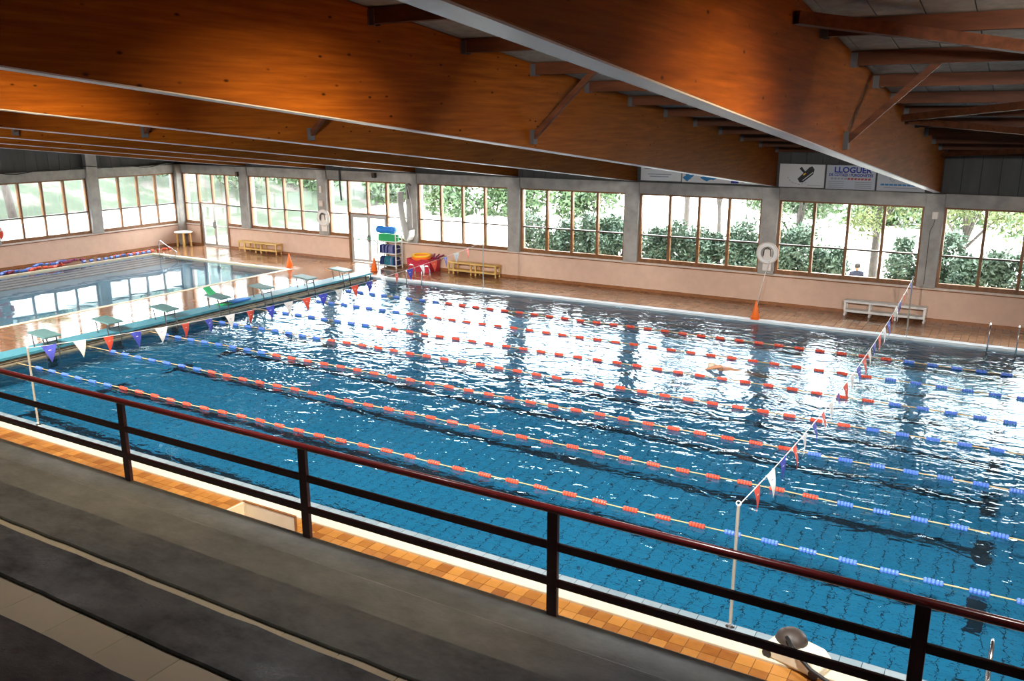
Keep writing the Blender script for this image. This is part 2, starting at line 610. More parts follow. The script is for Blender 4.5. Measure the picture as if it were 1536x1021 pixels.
for j in range(ny):
    for i in range(nx):
        x, y = PX0 + (i + 0.5) * TX, PY0 + (j + 0.5) * TY
        if j < 6 and nx - 54 <= i < nx - 4:
            place('tile', pt_me, (x, y, -DEPTH), basin)
        else:
            a, b_ = TX / 2 - 0.009, TY / 2 - 0.007
            restp.add([(x - a, y - b_, -DEPTH), (x + a, y - b_, -DEPTH), (x + a, y + b_, -DEPTH), (x - a, y + b_, -DEPTH)], [(0, 1, 2, 3)])
restp.build('tile_field', M_PTILE, basin, recalc=False)['kind'] = 'stuff'
ropes_y = [2.72, 4.78, 6.86, 8.91, 10.94, 12.98, 15.02]
edges = [PY0] + ropes_y + [PY1]
for k in range(8):
    yc = (edges[k] + edges[k + 1]) / 2
    l = MB().box(2.2, 22.7, yc - 0.13, yc + 0.13, -DEPTH, -DEPTH + 0.006)
    for xe in (2.07, 22.57):
        l.box(xe, xe + 0.27, yc - 0.5, yc + 0.5, -DEPTH, -DEPTH + 0.0065)
    l.build('lane_line', M_PLINE, basin)
    # targets on the end walls
    MB().box(PX1 - 0.006, PX1, yc - 0.13, yc + 0.13, -1.3, -0.2).box(PX0, PX0 + 0.006, yc - 0.13, yc + 0.13, -1.3, -0.2).build('wall_target', M_PLINE, basin)


def water_sheet(name, x0, x1, y0, y1, z, mat):
    return MB().add([(x0, y0, z), (x1, y0, z), (x1, y1, z), (x0, y1, z)], [(0, 1, 2, 3)]).build(name, mat, smooth=True, recalc=False)


tag(water_sheet('pool_water', PX0, PX1, PY0 - 0.01, PY1 + 0.005, WZ, M_WATER), 'rippled blue water filling the lane pool', 'water', kind='stuff')

# ------------------------------------------------------------------ shallow basin
sb = MB().box(SX0, SX1, SY0, SY1, -1.15, -1.0)
sb.box(SX0 - 0.2, SX0, SY0 - 0.2, SY1 + 0.2, -1.1, -0.255).box(SX1, SX1 + 0.2, SY0 - 0.2, SY1 + 0.2, -1.1, -0.255)
sb.box(SX0, SX1, SY1, SY1 + 0.2, -1.1, -0.255).box(SX0, SX1, SY0 - 0.2, SY0, -1.1, -0.255)
shallow = struct(sb.build('shallow_basin', M_SHAL))
for k in range(5):
    box_obj('step', M_STEPT, SX0, SX0 + 0.38 * (k + 1), SY0, SY1, -1.0 + 0.17 * (4 - k), -1.0 + 0.17 * (5 - k) - 0.012 * 0, shallow)
    box_obj('step_nosing', M_PLINE, SX0 + 0.38 * (k + 1) - 0.06, SX0 + 0.38 * (k + 1) + 0.004, SY0, SY1, -1.0 + 0.17 * (5 - k) - 0.04, -1.0 + 0.17 * (5 - k) + 0.004, shallow)
tag(water_sheet('shallow_water', SX0, SX1, SY0, SY1, -0.05, M_WATER2), 'calm mirror-like water in the shallow teaching pool', 'water', kind='stuff')

# ------------------------------------------------------------------ glazed walls
wall_far = empty('wall_far')
struct(wall_far)
DOORS = {-3: 1, -1: 2}


def bay_x(i):
    a = colx(i) + 0.287 if i > -3 else XL + 0.28
    return a, colx(i + 1) - 0.287


def lower_wall(x0, x1):
    box_obj('wall_panel', M_PEACH, x0, x1, YW - 0.06, YW + 0.2, 0, 1.04, wall_far)
    bevel(box_obj('sill', M_SILL, x0, x1, YW - 0.12, YW + 0.2, 1.04, 1.11, wall_far), 0.012)
    box_obj('sill_shade', M_SKIRT, x0, x1, YW - 0.105, YW - 0.06, 1.005, 1.04, wall_far)  # brown strip stands in for the shadow line under the sill
    box_obj('skirting', M_SKIRT, x0, x1, YW - 0.075, YW - 0.06, 0.0, 0.11, wall_far)


def panes(win, fixed, lo, hi, mat, axis):
    """one pane; axis x: fixed is y"""
    if axis == 'x':
        box_obj('pane', mat, lo[0], hi[0], fixed - 0.003, fixed + 0.003, lo[1], hi[1], win)
    else:
        box_obj('pane', mat, fixed - 0.003, fixed + 0.003, lo[0], hi[0], lo[1], hi[1], win)


def bx(axis, u0, u1, f0, f1, z0, z1):
    return MB().box(u0, u1, f0, f1, z0, z1) if axis == 'x' else MB().box(f0, f1, u0, u1, z0, z1)


def window(n, axis, u0, u1, fixed, sgn, door=False, frost=False):
    """sgn: +1 when the outside lies towards +axis-normal"""
    win = struct(empty('window_%d' % n))
    f0, f1 = fixed - 0.075, fixed + 0.075
    fr = bx(axis, u0, u0 + 0.07, f0, f1, 1.11, 3.66)
    fr2 = bx(axis, u1 - 0.07, u1, f0, f1, 1.11, 3.66)
    fr.add(fr2.v, fr2.f)
    t = bx(axis, u0 + 0.07, u1 - 0.07, f0, f1, 3.60, 3.66)
    fr.add(t.v, t.f)
    fr.build('frame', M_FRAME, win)
    qs = [u0 + 0.07 + (u1 - u0 - 0.14) * k / 4 for k in range(5)]
    for k in (1, 2, 3):
        zlo = 1.11
        if door and k == 2:
            zlo = 2.22
        if door and k in (1, 3):
            bx(axis, qs[k] - 0.05, qs[k] + 0.05, f0 - 0.01, f1, 0.0, 3.60).build('door_post', M_FRAME, win)
        else:
            bx(axis, qs[k] - 0.043, qs[k] + 0.043, f0, f1, zlo, 3.60).build('mullion', M_FRAME, win)
    for k in range(4):
        a, b_ = qs[k] + 0.037, qs[k + 1] - 0.037
        if k == 0:
            a = qs[0]
        if k == 3:
            b_ = qs[4]
        if door and k in (1, 2):
            bx(axis, a - 0.03, b_ + 0.03, f0 - 0.006, f1, 2.16, 2.22).build('transom', M_FRAME, win)
            panes(win, fixed, (a, 2.22), (b_, 3.60), M_GLASS, axis)
            continue
        bx(axis, a, b_, f0 - 0.004, f1, 1.11, 1.25).build('bottom_rail', M_FRAME, win)
        bx(axis, a, b_, f0 + 0.01, f1 - 0.01, ZT - 0.025, ZT + 0.025).build('transom', M_FRAMEDK, win)
        panes(win, fixed, (a, ZT + 0.025), (b_, 3.60), M_GLASS, axis)
        panes(win, fixed, (a, 1.25), (b_, ZT - 0.025), M_FROST if frost else M_GLASS, axis)
    return qs


nwin = 1
last = XL + 0.0
for i in range(-3, 6):
    a, b_ = bay_x(i)
    isd = i in DOORS
    qs = window(nwin, 'x', a, b_, YW, 1, door=isd)
    nwin += 1
    if isd:
        lower_wall(last, qs[1] - 0.05)
        box_obj('jamb_face', M_CREAMW, qs[1] - 0.056, qs[1] - 0.05, YW - 0.062, YW - 0.052, 0.0, 1.04, wall_far)
        last = qs[3] + 0.05
        d = struct(empty('door_%d' % DOORS[i], (qs[2], YW, 0)))
        x0, x1 = qs[1] + 0.05 - qs[2], qs[3] - 0.05 - qs[2]
        df = MB().box(x0, x0 + 0.06, -0.03, 0.03, 0, 2.16).box(x1 - 0.06, x1, -0.03, 0.03, 0, 2.16).box(x0 + 0.06, x1 - 0.06, -0.03, 0.03, 2.09, 2.16)
        df.build('door_frame', M_ALU, d)
        for a0, a1, hs in ((x0 + 0.065, -0.006, 1), (0.006, x1 - 0.065, -1)):
            lf = MB().box(a0, a0 + 0.08, -0.025, 0.025, 0.01, 2.085).box(a1 - 0.08, a1, -0.025, 0.025, 0.01, 2.085)
            for z0, z1 in ((0.01, 0.13), (1.0, 1.05), (2.0, 2.085)):
                lf.box(a0 + 0.08, a1 - 0.08, -0.025, 0.025, z0, z1)
            leaf = lf.build('door_leaf', M_ALU, d)
            box_obj('pane', M_GLASS, a0 + 0.08, a1 - 0.08, -0.003, 0.003, 0.13, 1.0, leaf)
            box_obj('pane', M_GLASS, a0 + 0.08, a1 - 0.08, -0.003, 0.003, 1.05, 2.0, leaf)
            hx = a1 - 0.04 if hs == 1 else a0 + 0.04
            MB().tube([(hx, -0.03, 0.95), (hx, -0.085, 0.98), (hx, -0.085, 1.22), (hx, -0.03, 1.25)], 0.018, 6).build('handle', M_BLACK, leaf)
lower_wall(last, XR)
for i in range(-3, 7):
    xc = colx(i) if i > -3 else XL
    wd = 0.28
    cb = bevel(box_obj('column', M_CONC, xc - wd, xc + wd, YW - 0.22 if i > -3 else YW - 0.45, YW + 0.3, 1.10 if i > -3 else 0.0, LINT[1], wall_far), 0.02)
    if i > -3:
        continue
lx = XL
box_obj('lintel', M_CONC, XL, XR, YW - 0.14, YW + 0.3, LINT[0], LINT[1], wall_far)
BW = 0.52
cl_me = MB().box(-BW / 2 + 0.008, BW / 2 - 0.008, -0.02, 0.02, 0, roof_z(YW) - LINT[1] + 0.0).mesh('cladding_board', M_CLAD)
for k in range(87):
    place('cladding_board', cl_me, (XL + 0.27 + k * BW, YW + 0.04, LINT[1]), wall_far)
box_obj('backing', M_DARK, XL, XR, YW + 0.062, YW + 0.3, LINT[1], roof_z(YW) + 0.05, wall_far)

# end wall on the left
wall_left = struct(empty('wall_left'))
box_obj('wall_panel', M_PEACH, XL - 0.2, XL + 0.06, YB, YW - 0.06, 0, 1.04, wall_left)
bevel(box_obj('sill', M_SILL, XL - 0.2, XL + 0.12, YB, YW - 0.12, 1.04, 1.11, wall_left), 0.012)
box_obj('sill_shade', M_SKIRT, XL + 0.06, XL + 0.105, YB, YW - 0.12, 1.005, 1.04, wall_left)  # same painted shadow line along the end wall
box_obj('skirting', M_SKIRT, XL + 0.06, XL + 0.075, YB, YW - 0.08, 0.0, 0.11, wall_left)
ly = [20.35 - 4.88 * k for k in range(8)]
for k in range(7):
    yc = ly[k]
    if k:
        bevel(box_obj('column', M_CONC, XL - 0.3, XL + 0.22, yc - 0.28, yc + 0.28, 1.10, LINT[1] + 1.4, wall_left), 0.02)
    a, b_ = ly[k + 1] + 0.287, yc - 0.287
    if a > YB:
        window(nwin, 'y', a, b_, XL, -1, frost=True)
        nwin += 1
box_obj('lintel', M_CONC, XL - 0.3, XL + 0.14, YB, YW - 0.15, LINT[0], LINT[1], wall_left)
bd = 0
y = YW - 0.2
while y > YB:
    y0 = max(YB, y - BW)
    MB().prism([(y0 + 0.008, LINT[1]), (y - 0.008, LINT[1]), (y - 0.008, roof_z(y)), (y0 + 0.008, roof_z(y0))], XL - 0.06, XL - 0.02, 'x').build('cladding_board', M_CLAD, wall_left)
    y -= BW
MB().prism([(YB, LINT[1]), (YW, LINT[1]), (YW, roof_z(YW)), (YB, roof_z(YB))], XL - 0.3, XL - 0.062, 'x').build('backing', M_DARK, wall_left)

box_obj('corner_board', M_CLAD, XL - 0.3, XL + 0.03, YW - 0.25, YW + 0.3, LINT[1], roof_z(YW), wall_left)

# end wall on the right and the wall behind the stands (out of the picture, they close the hall)
wall_right = struct(MB().prism([(YB, 0), (YW, 0), (YW, roof_z(YW)), (YB, roof_z(YB))], XR - 0.06, XR + 0.2, 'x').build('wall_right', M_CREAMW))
wall_back = struct(MB().box(XL - 0.3, XR + 0.2, YB - 0.25, YB, 0, roof_z(YB)).build('wall_back', M_CREAMW))

# ------------------------------------------------------------------ roof
ceiling = struct(empty('ceiling'))
yl = math.hypot(YW + 0.35 - YB, (YW + 0.35 - YB) * 0.107)
bwid = SP / 10
rb = MB()
rb.add([(-bwid / 2 + 0.006, YB - 0.25, roof_z(YB - 0.25)), (bwid / 2 - 0.006, YB - 0.25, roof_z(YB - 0.25)), (bwid / 2 - 0.006, YW + 0.35, roof_z(YW + 0.35)), (-bwid / 2 + 0.006, YW + 0.35, roof_z(YW + 0.35))]
       + [(-bwid / 2 + 0.006, YB - 0.25, roof_z(YB - 0.25) + 0.05), (bwid / 2 - 0.006, YB - 0.25, roof_z(YB - 0.25) + 0.05), (bwid / 2 - 0.006, YW + 0.35, roof_z(YW + 0.35) + 0.05), (-bwid / 2 + 0.006, YW + 0.35, roof_z(YW + 0.35) + 0.05)],
       [(3, 2, 1, 0), (4, 5, 6, 7), (0, 1, 5, 4), (1, 2, 6, 5), (2, 3, 7, 6), (3, 0, 4, 7)])
rb_me = rb.mesh('roof_board', M_ROOF)
nb = 0
x = colx(6) + 0.2
while x > XL - 0.4:
    place('roof_board', rb_me, (x - bwid / 2, 0, 0), ceiling)
    x -= bwid
MB().prism([(YB - 0.25, roof_z(YB - 0.25) + 0.055), (YW + 0.35, roof_z(YW + 0.35) + 0.055), (YW + 0.35, roof_z(YW + 0.35) + 0.2), (YB - 0.25, roof_z(YB - 0.25) + 0.2)], XL - 0.4, XR + 0.3, 'x').build('roof_deck', M_DARK, ceiling)
PUR = [-0.77 + 2.09 * k for k in range(-5, 11)]
for i in range(-3, 6):
    xa = colx(i) + 0.1 if i > -3 else XL
    xb = colx(i + 1) - 0.1
    L = xb - xa
    pm = MB().box(0, L, -0.06, 0.06, -0.19, 0.0).mesh('purlin', M_PURLIN)
    hm = MB().box(0.0, 0.012, -0.085, 0.085, -0.21, -0.02).box(0.0, 0.09, -0.072, -0.06, -0.21, -0.02).box(0.0, 0.09, 0.06, 0.072, -0.21, -0.02).mesh('hanger', M_STEEL)
    for yp in PUR:
        p = place('purlin', pm, (xa, yp, roof_z(yp) - 0.008), ceiling)
        if i >= 2 and -5 < yp:
            place('hanger', hm, (0, 0, 0), p)
zb = lambda y: roof_z(y) - 0.26
for a, b_ in (((20.28, -0.1), (25.1, 4.9)), ((25.1, 5.0), (20.28, 9.4)), ((20.28, 9.9), (25.1, 14.8)), ((25.1, 14.9), (20.28, 19.2))):
    MB().bar((a[0], a[1], zb(a[1])), (b_[0], b_[1], zb(b_[1])), 0.14, 0.13).build('wind_brace', M_PURLIN, ceiling)

BEAM_LABEL = {-2: 'thin far glulam beam landing near the small yellow slatted bench',
              -1: 'far glulam beam landing on the column with the white hose ring by the door',
              0: 'glulam beam landing on the column with the white curved board',
              1: 'glulam beam landing on the column between the two leafy bays',
              2: 'long glulam beam landing beside the white and blue banner',
              3: 'deep glulam beam landing beside the banner with the black emblem',
              4: 'huge glulam beam with pale underside landing beside the partly hidden grey banner',
              5: 'glulam beam over the stands beyond the white bench'}
for i in range(-2, 6):
    xc = colx(i)
    root = empty('roof_beam', (xc, YW - 0.2, LINT[1]))
    tag(root, BEAM_LABEL[i], 'beam', 'glulam roof beams')
    ye = YW + 0.02
    pl = [(YB, beam_z(YB)), (ye, beam_z(ye)), (ye, roof_z(ye) - 0.01), (YB, roof_z(YB) - 0.01)]
    mb = MB().prism(pl, xc - 0.1, xc + 0.1, 'x')
    mb.v = [(x - xc, y - (YW - 0.2), z - LINT[1]) for x, y, z in mb.v]
    bevel(mb.build('beam', M_GLULAM, root), 0.012)
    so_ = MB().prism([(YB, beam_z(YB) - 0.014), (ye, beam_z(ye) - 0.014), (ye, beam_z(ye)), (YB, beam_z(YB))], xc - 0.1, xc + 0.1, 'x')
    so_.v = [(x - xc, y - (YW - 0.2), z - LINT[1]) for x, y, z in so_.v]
    so_.build('sheen_strip', M_SHEEN, root)  # thin strip carrying the painted window sheen
    kb = MB().bar((xc + 0.12, 3.4, 6.02), (xc + 1.25, 3.45, 7.12), 0.09, 0.09, (0, 1, 0))
    kb.v = [(x - xc, y - (YW - 0.2), z - LINT[1]) for x, y, z in kb.v]
    kbo = kb.build('knee_brace', M_PURLIN, root)
    st = MB().box(0.1, 0.17, 3.33 - YW + 0.2, 3.47 - YW + 0.2, 5.92 - LINT[1], 6.16 - LINT[1])
    st.build('bracket', M_STEEL, kbo)

# floodlights hung on the hidden side of the beams in one row above the rail, aimed at the pool
FLOOD_W = 370
FLAB = {-1: 'floodlight on the beam by the white hose ring and door', 0: 'floodlight on the beam by the white curved board', 1: 'floodlight on the beam between the two leafy bays',
        2: 'floodlight on the beam beside the white and blue banner', 3: 'floodlight on the beam by the black emblem banner', 4: 'floodlight on the back of the huge pale-edged beam', 5: 'floodlight on the beam beyond the white bench'}
for i in range(-1, 6):
    xc = colx(i)
    zl = beam_z(-2.4) + 0.72
    root = empty('floodlight', (xc - 0.13, -2.4, zl))
    tag(root, FLAB[i], 'lamp', 'beam floodlights')
    aim = Vector((0.02, 0.82, -0.57)).normalized()
    q = aim.to_track_quat('-Z', 'Y')
    hs = MB().prism([(-0.2, -0.26), (0.2, -0.26), (0.2, 0.26), (-0.2, 0.26)], 0.02, 0.14, 'z').build('housing', M_BLACK, root)
    hs.location = (-0.32, 0, -0.12)
    hs.rotation_mode = 'QUATERNION'
    hs.rotation_quaternion = q
    bevel(hs, 0.02)
    MB().tube([(0.0, 0, 0.0), (-0.3, -0.03, -0.04)], 0.025, 8).build('bracket', M_STEEL, root)
    ld = bpy.data.lights.new('floodlight_bulb', 'AREA')
    ld.shape = 'RECTANGLE'
    ld.size = 0.36
    ld.size_y = 0.48
    ld.energy = FLOOD_W
    ld.color = (1.0, 0.95, 0.88)
    ld.spread = math.radians(122)
    ld.cycles.is_caustics_light = True
    lo = bpy.data.objects.new('bulb', ld)
    COL.objects.link(lo)
    lo.parent = root
    lo.location = (-0.32, 0, -0.12)
    lo.rotation_mode = 'QUATERNION'
    lo.rotation_quaternion = q
    # strip light of the same fitting: its spill lands on the lower edge of the next beam
    MB().box(-0.60, -0.5, -1.1, 1.1, -0.14, -0.06).build('strip_housing', M_BLACK, root)
    MB().tube([(-0.1, 0, 0.02), (-0.56, 0, -0.07)], 0.015, 6).build('strip_arm', M_STEEL, root)
    for nm, en, colr, sx, sy, spr, loc_, dr in (('strip_tube', 46, (1.0, 0.74, 0.36), 0.07, 1.7, 56, (-0.615, 0, -0.10), (-1, 0, -0.43)), ('down_fill', 20, (0.93, 0.97, 1.0), 0.4, 0.4, 180, (-0.32, -0.1, -0.36), (0, -0.15, -1))):  # the downward lamp has no fitting, added for glare on the seat slabs
        la = bpy.data.lights.new(nm, 'AREA')
        la.shape = 'RECTANGLE'
        la.size, la.size_y = sx, sy
        la.energy = en
        la.color = colr
        la.spread = math.radians(spr)
        so = bpy.data.objects.new(nm, la)
        COL.objects.link(so)
        so.parent = root
        so.location = loc_
        zz = -Vector(dr).normalized()
        yy_ = Vector((0, 1, 0)) if nm == 'strip_tube' else Vector((1, 0, 0))
        xx_ = yy_.cross(zz).normalized()
        yy_ = zz.cross(xx_)
        so.rotation_euler = Matrix((xx_, yy_, zz)).transposed().to_euler()

# ------------------------------------------------------------------ stands
stand = struct(empty('grandstand'))
SXA, SXB = XL + 0.1, XR - 0.1
bevel(box_obj('front_ledge', M_BEN1, SXA, SXB, -3.3, -2.42, 0.0, 1.138, stand), 0.02)
bevel(box_obj('ledge_step', M_BEN1, SXA, SXB, -4.0, -2.97, 0.9, 1.20, stand), 0.025)
rows = [(1.45, -3.83, -4.48), (1.87, -5.04, -5.69), (2.29, -6.46, -7.12), (2.71, -7.9, -8.56), (3.13, -9.34, -10.0)]
fy = [-4.0, -5.3, -6.72, -8.15, -9.6]
for k, (z, yf, yb) in enumerate(rows):
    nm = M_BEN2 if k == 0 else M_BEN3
    # slightly uneven front edge of the worn seat slab
    pts = []
    nseg = 120
    top, bot = [], []
    sl = MB()
    rnd = random.Random(k)
    vs, fs = [], []
    for q in range(nseg + 1):
        xq = SXA + (SXB - SXA) * q / nseg
        e = rnd.uniform(-0.012, 0.012)
        e2 = rnd.uniform(-0.01, 0.01)
        vs += [(xq, yf + e, z - 0.085), (xq, yf + e, z - 0.012), (xq, yf - 0.012 + e, z), (xq, yb + 0.012 + e2, z), (xq, yb + e2, z - 0.012), (xq, yb + e2, z - 0.085)]
    for q in range(nseg):
        for j in range(6):
            a, b_ = q * 6 + j, q * 6 + (j + 1) % 6
            fs.append((a, b_, b_ + 6, a + 6))
    fs.append(tuple(range(6)))
    fs.append(tuple(nseg * 6 + j for j in range(6)))
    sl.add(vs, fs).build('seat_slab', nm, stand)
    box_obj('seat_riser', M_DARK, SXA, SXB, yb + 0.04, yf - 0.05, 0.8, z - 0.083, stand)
    # walkway behind this seat
    yn = rows[k + 1][1] if k + 1 < len(rows) else YB
    zf = z - 0.035
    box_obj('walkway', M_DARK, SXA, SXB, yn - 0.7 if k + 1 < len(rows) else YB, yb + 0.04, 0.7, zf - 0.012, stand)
    if k < 3:
        tm = MB().box(-0.344, 0.344, 0.0, (yb + 0.03) - (yn - 0.3), -0.012, 0).mesh('floor_tile', M_STILE)
        for q in range(24):
            place('floor_tile', tm, (8.06 + 0.7 * q, yn - 0.3, zf), stand)

# ------------------------------------------------------------------ railing
RY, RT, RBZ, PP = -2.4645, 2.375, 1.138, 3.5523
rail = empty('guard_rail', (11.627, RY, RBZ))
tag(rail, 'dark red steel guard rail along the front of the concrete stands', 'railing')


def loc_build(mb, name, mat, parent, smooth=False):
    l = parent.location
    mb.v = [(x - l.x, y - l.y, z - l.z) for x, y, z in mb.v]
    return mb.build(name, mat, parent, smooth=smooth)


loc_build(MB().tube([(x, RY, RT) for x in (-14.5, 0, 10, 20, 29.5)], 0.043, 16), 'top_rail', M_RAIL, rail, True)
for z in (1.955, 1.53):
    bevel(loc_build(MB().box(-14.5, 29.5, RY - 0.022, RY + 0.022, z - 0.045, z + 0.045), 'bottom_rail' if z < 1.7 else 'middle_rail', M_RAILDK, rail), 0.008)
for k in range(-7, 6):
    xp = 11.627 + k * PP
    if -14.5 < xp < 29.5:
        bevel(loc_build(MB().box(xp - 0.062, xp + 0.062, RY - 0.03, RY + 0.03, RBZ, RT - 0.03), 'post', M_RAILDK, rail), 0.008)

# ------------------------------------------------------------------ lane ropes
FR = 0.045
prof = []
for k in range(5):
    h = -0.13 + k * 0.052
    prof += [(0.022, h), (FR * 0.86, h + 0.006), (FR, h + 0.02), (FR, h + 0.034), (FR * 0.86, h + 0.048)]
prof.append((0.022, 0.13))
fl_red = MB().lathe(prof, n=10, axis='x').mesh('float', M_RED, smooth=False)
fl_blue = MB().lathe(prof, n=10, axis='x').mesh('float', M_BLUE, smooth=False)
ordn = ['first', 'second', 'third', 'fourth', 'fifth', 'sixth', 'seventh']
switch = [(3.72, 18.7), (4.9, 20.05), (5.0, 19.55), (5.2, 20.1), (5.0, 20.1), (5.0, 19.9), (5.0, 20.3)]
for k, yr in enumerate(ropes_y):
    root = empty('lane_rope', (PX0, yr, WZ))
    tag(root, 'lane rope with red and blue floats, %s from the guard rail side' % ordn[k], 'lane rope', 'lane ropes across the pool')
    pts = [(q * (PX1 - PX0) / 60, 0.02 * math.sin(q * 0.7 + k), 0.03) for q in range(61)]
    MB().tube(pts, 0.011, 6).build('rope', M_ROPE, root)
    for j in range(42):
        xx = 0.68 + 0.58 * j + 0.21 * math.sin(k * 2.1) * (k > 0)
        if xx > 24.75:
            continue
        q = (xx) / (PX1 - PX0) * 60
        place('float', fl_blue if (xx < switch[k][0] or xx > switch[k][1]) else fl_red, (xx - PX0, 0.02 * math.sin(q * 0.7 + k), 0.03), root, rot=(0.3 * j, 0, random.uniform(-0.05, 0.05)))

# ------------------------------------------------------------------ backstroke flags
YA, YBB, FH = 0.06, 17.9, 1.70
tri = [(-0.16, 0.0), (0.16, 0.0), (0.0, -0.38)]


def flag_mesh(mat):
    mb = MB()
    vs, fs = [], []
    n = 6
    for sgn in (0, 1):
        for r in range(n + 1):
            t = r / n
            hw = 0.16 * (1 - t)
            off = 0.035 * math.sin(t * 2.6) + sgn * 0.004
            vs += [(off, -hw, -0.38 * t), (off, hw, -0.38 * t)]
    m_ = 2 * (n + 1)
    for r in range(n):
        fs += [(2 * r, 2 * r + 1, 2 * r + 3, 2 * r + 2), (m_ + 2 * r, m_ + 2 * r + 2, m_ + 2 * r + 3, m_ + 2 * r + 1)]
        fs += [(2 * r, 2 * r + 2, m_ + 2 * r + 2, m_ + 2 * r), (2 * r + 1, m_ + 2 * r + 1, m_ + 2 * r + 3, 2 * r + 3)]
    fs += [(0, m_, m_ + 1, 1)]
    return mb.add(vs, fs).mesh('flag', mat)


def emblem_mesh(mat):
    poly = [(0.055 * math.cos(t) * (1 + 0.25 * math.cos(3 * t)), 0.04 * math.sin(t)) for t in [2 * math.pi * k / 14 for k in range(14)]]
    return MB().prism(poly, -0.004, 0.008, 'x').mesh('emblem', mat)


FLG = [(flag_mesh(M_FBLUE), emblem_mesh(M_WHITE)), (flag_mesh(M_WHITE), emblem_mesh(M_FBLUE)), (flag_mesh(M_FRED), emblem_mesh(M_WHITE))]
posts_lab = {(5, 0): 'slim steel flag post at the guard rail side by the starting blocks', (5, 1): 'slim steel flag post in front of the yellow bench',
             (20, 0): 'slim steel flag post beside the pool cleaner machine', (20, 1): 'slim steel flag post in front of the white bench'}
for fx, seq in ((5.0, (0, 1, 2)), (20.0, (2, 1, 0))):
    for e, yy in ((0, YA), (1, 17.0 if fx == 5 else 17.0)):
        yy = YA if e == 0 else 17.85
        top = FH if e == 0 else 1.78
        root = empty('flag_post', (fx, yy, 0.0))
        tag(root, posts_lab[(int(fx), e)], 'post', 'backstroke flag posts')
        MB().tube([(0, 0, 0), (0, 0, top)], 0.022, 8).build('pole', M_POLE, root)
        MB().lathe([(0.06, 0), (0.06, 0.015), (0.028, 0.03), (0.026, 0.07)], n=10).build('base', M_CHROME, root)
        MB().torus((0, 0, top + 0.03), 0.03, 0.008, 'y', 12, 6).build('eyelet', M_WHITE, root)
    root = empty('flag_line', (fx, YA, FH))
    tag(root, 'string of red, white and blue pennants ' + ('beside the starting blocks' if fx == 5 else 'hung over the water towards the white bench'), 'pennants', 'backstroke flag lines')
    Lf = 17.85 - YA
    sagz = lambda yy: -0.42 * (1 - ((yy - Lf / 2) / (Lf / 2)) ** 2) + 0.08 * yy / Lf
    MB().tube([(0, Lf * q / 40, sagz(Lf * q / 40)) for q in range(41)], 0.006, 5).build('string', M_WHITE, root)
    for j in range(24):
        yy = 0.46 + 0.705 * j if fx == 5 else 0.85 + 0.715 * j
        if yy > Lf - 0.3:
            continue
        fm, em = FLG[seq[j % 3]]
        f = place('flag', fm, (0, yy, sagz(yy)), root, rot=(0, random.uniform(-0.15, 0.15), random.uniform(-0.3, 0.3) if fx == 5 else random.uniform(-0.12, 0.12)))
        place('emblem', em, (0.02, 0, -0.14), f)

# ------------------------------------------------------------------ starting platform and blocks
plat = empty('start_platform', (-0.55, 8.5, 0.0))
tag(plat, 'long teal walkway along the end of the lane pool', 'platform')
loc_build(MB().box(-0.95, -0.26, 0.1, 17.6, 0.13, 0.185), 'deck_plank', M_TEAL, plat)
loc_build(MB().box(-0.26, -0.235, 0.1, 17.6, 0.12, 0.19), 'front_edge', M_TEAL, plat)
g_ = MB().box(-0.95, -0.33, 0.1, 17.5, -0.25, 0.06)
loc_build(g_, 'gutter_wall', M_BEIGE, plat)
for z in (0.0, 0.05):
    loc_build(MB().box(-0.33, -0.315, 0.1, 17.5, z - 0.008, z + 0.004), 'gutter_line', M_PLINE, plat)
for yy in (17.15, 17.45):
    loc_build(MB().tube([(-0.22, yy, -0.3), (-0.22, yy, 0.13)], 0.025, 8), 'support', M_STEEL, plat)


def make_block():
    root = empty('starting_block')
    # sloping top plate
    t = MB().prism([(-0.40, 0.62), (0.40, 0.55), (0.40, 0.50), (-0.40, 0.57)], -0.25, 0.25, 'y')
    bevel(t.build('top_plate', M_TEAL2, root), 0.012)
    for sx, fx2 in ((-0.28, -0.22), (0.22, 0.30)):
        for sy in (-0.19, 0.19):
            zt = 0.585 - (sx + 0.4) * 0.0875 - 0.05
            MB().tube([(sx, sy, zt), (fx2, sy, 0.186 if sx < 0 else 0.0)] + ([(fx2, sy, -0.35)] if sx > 0 else []), 0.018, 8).build('leg', M_STEEL, root)
    MB().tube([(0.235, -0.19, 0.36), (0.235, 0.19, 0.36)], 0.014, 8).build('hand_grip', M_STEEL, root)
    MB().tube([(0.28, -0.19, 0.1), (0.28, 0.19, 0.1)], 0.014, 8).build('foot_bar', M_STEEL, root)
    return root


proto = make_block()
bl_y = [3.65, 5.6, 7.6, 9.74, 11.72, 13.9, 15.9]
blab = ['starting block nearest to the guard rail', 'second starting block from the guard rail', 'third starting block from the guard rail', 'starting block with a green board on it', 'third starting block from the glazed wall', 'second starting block from the glazed wall', 'starting block nearest to the glazed wall and cones']
for k, yy in enumerate(bl_y):
    o = proto if k == 0 else copy_tree(proto)
    o.location = (-0.42, yy, 0.0)
    tag(o, blab[k], 'starting block', 'starting blocks')

# ------------------------------------------------------------------ benches along the glazed wall


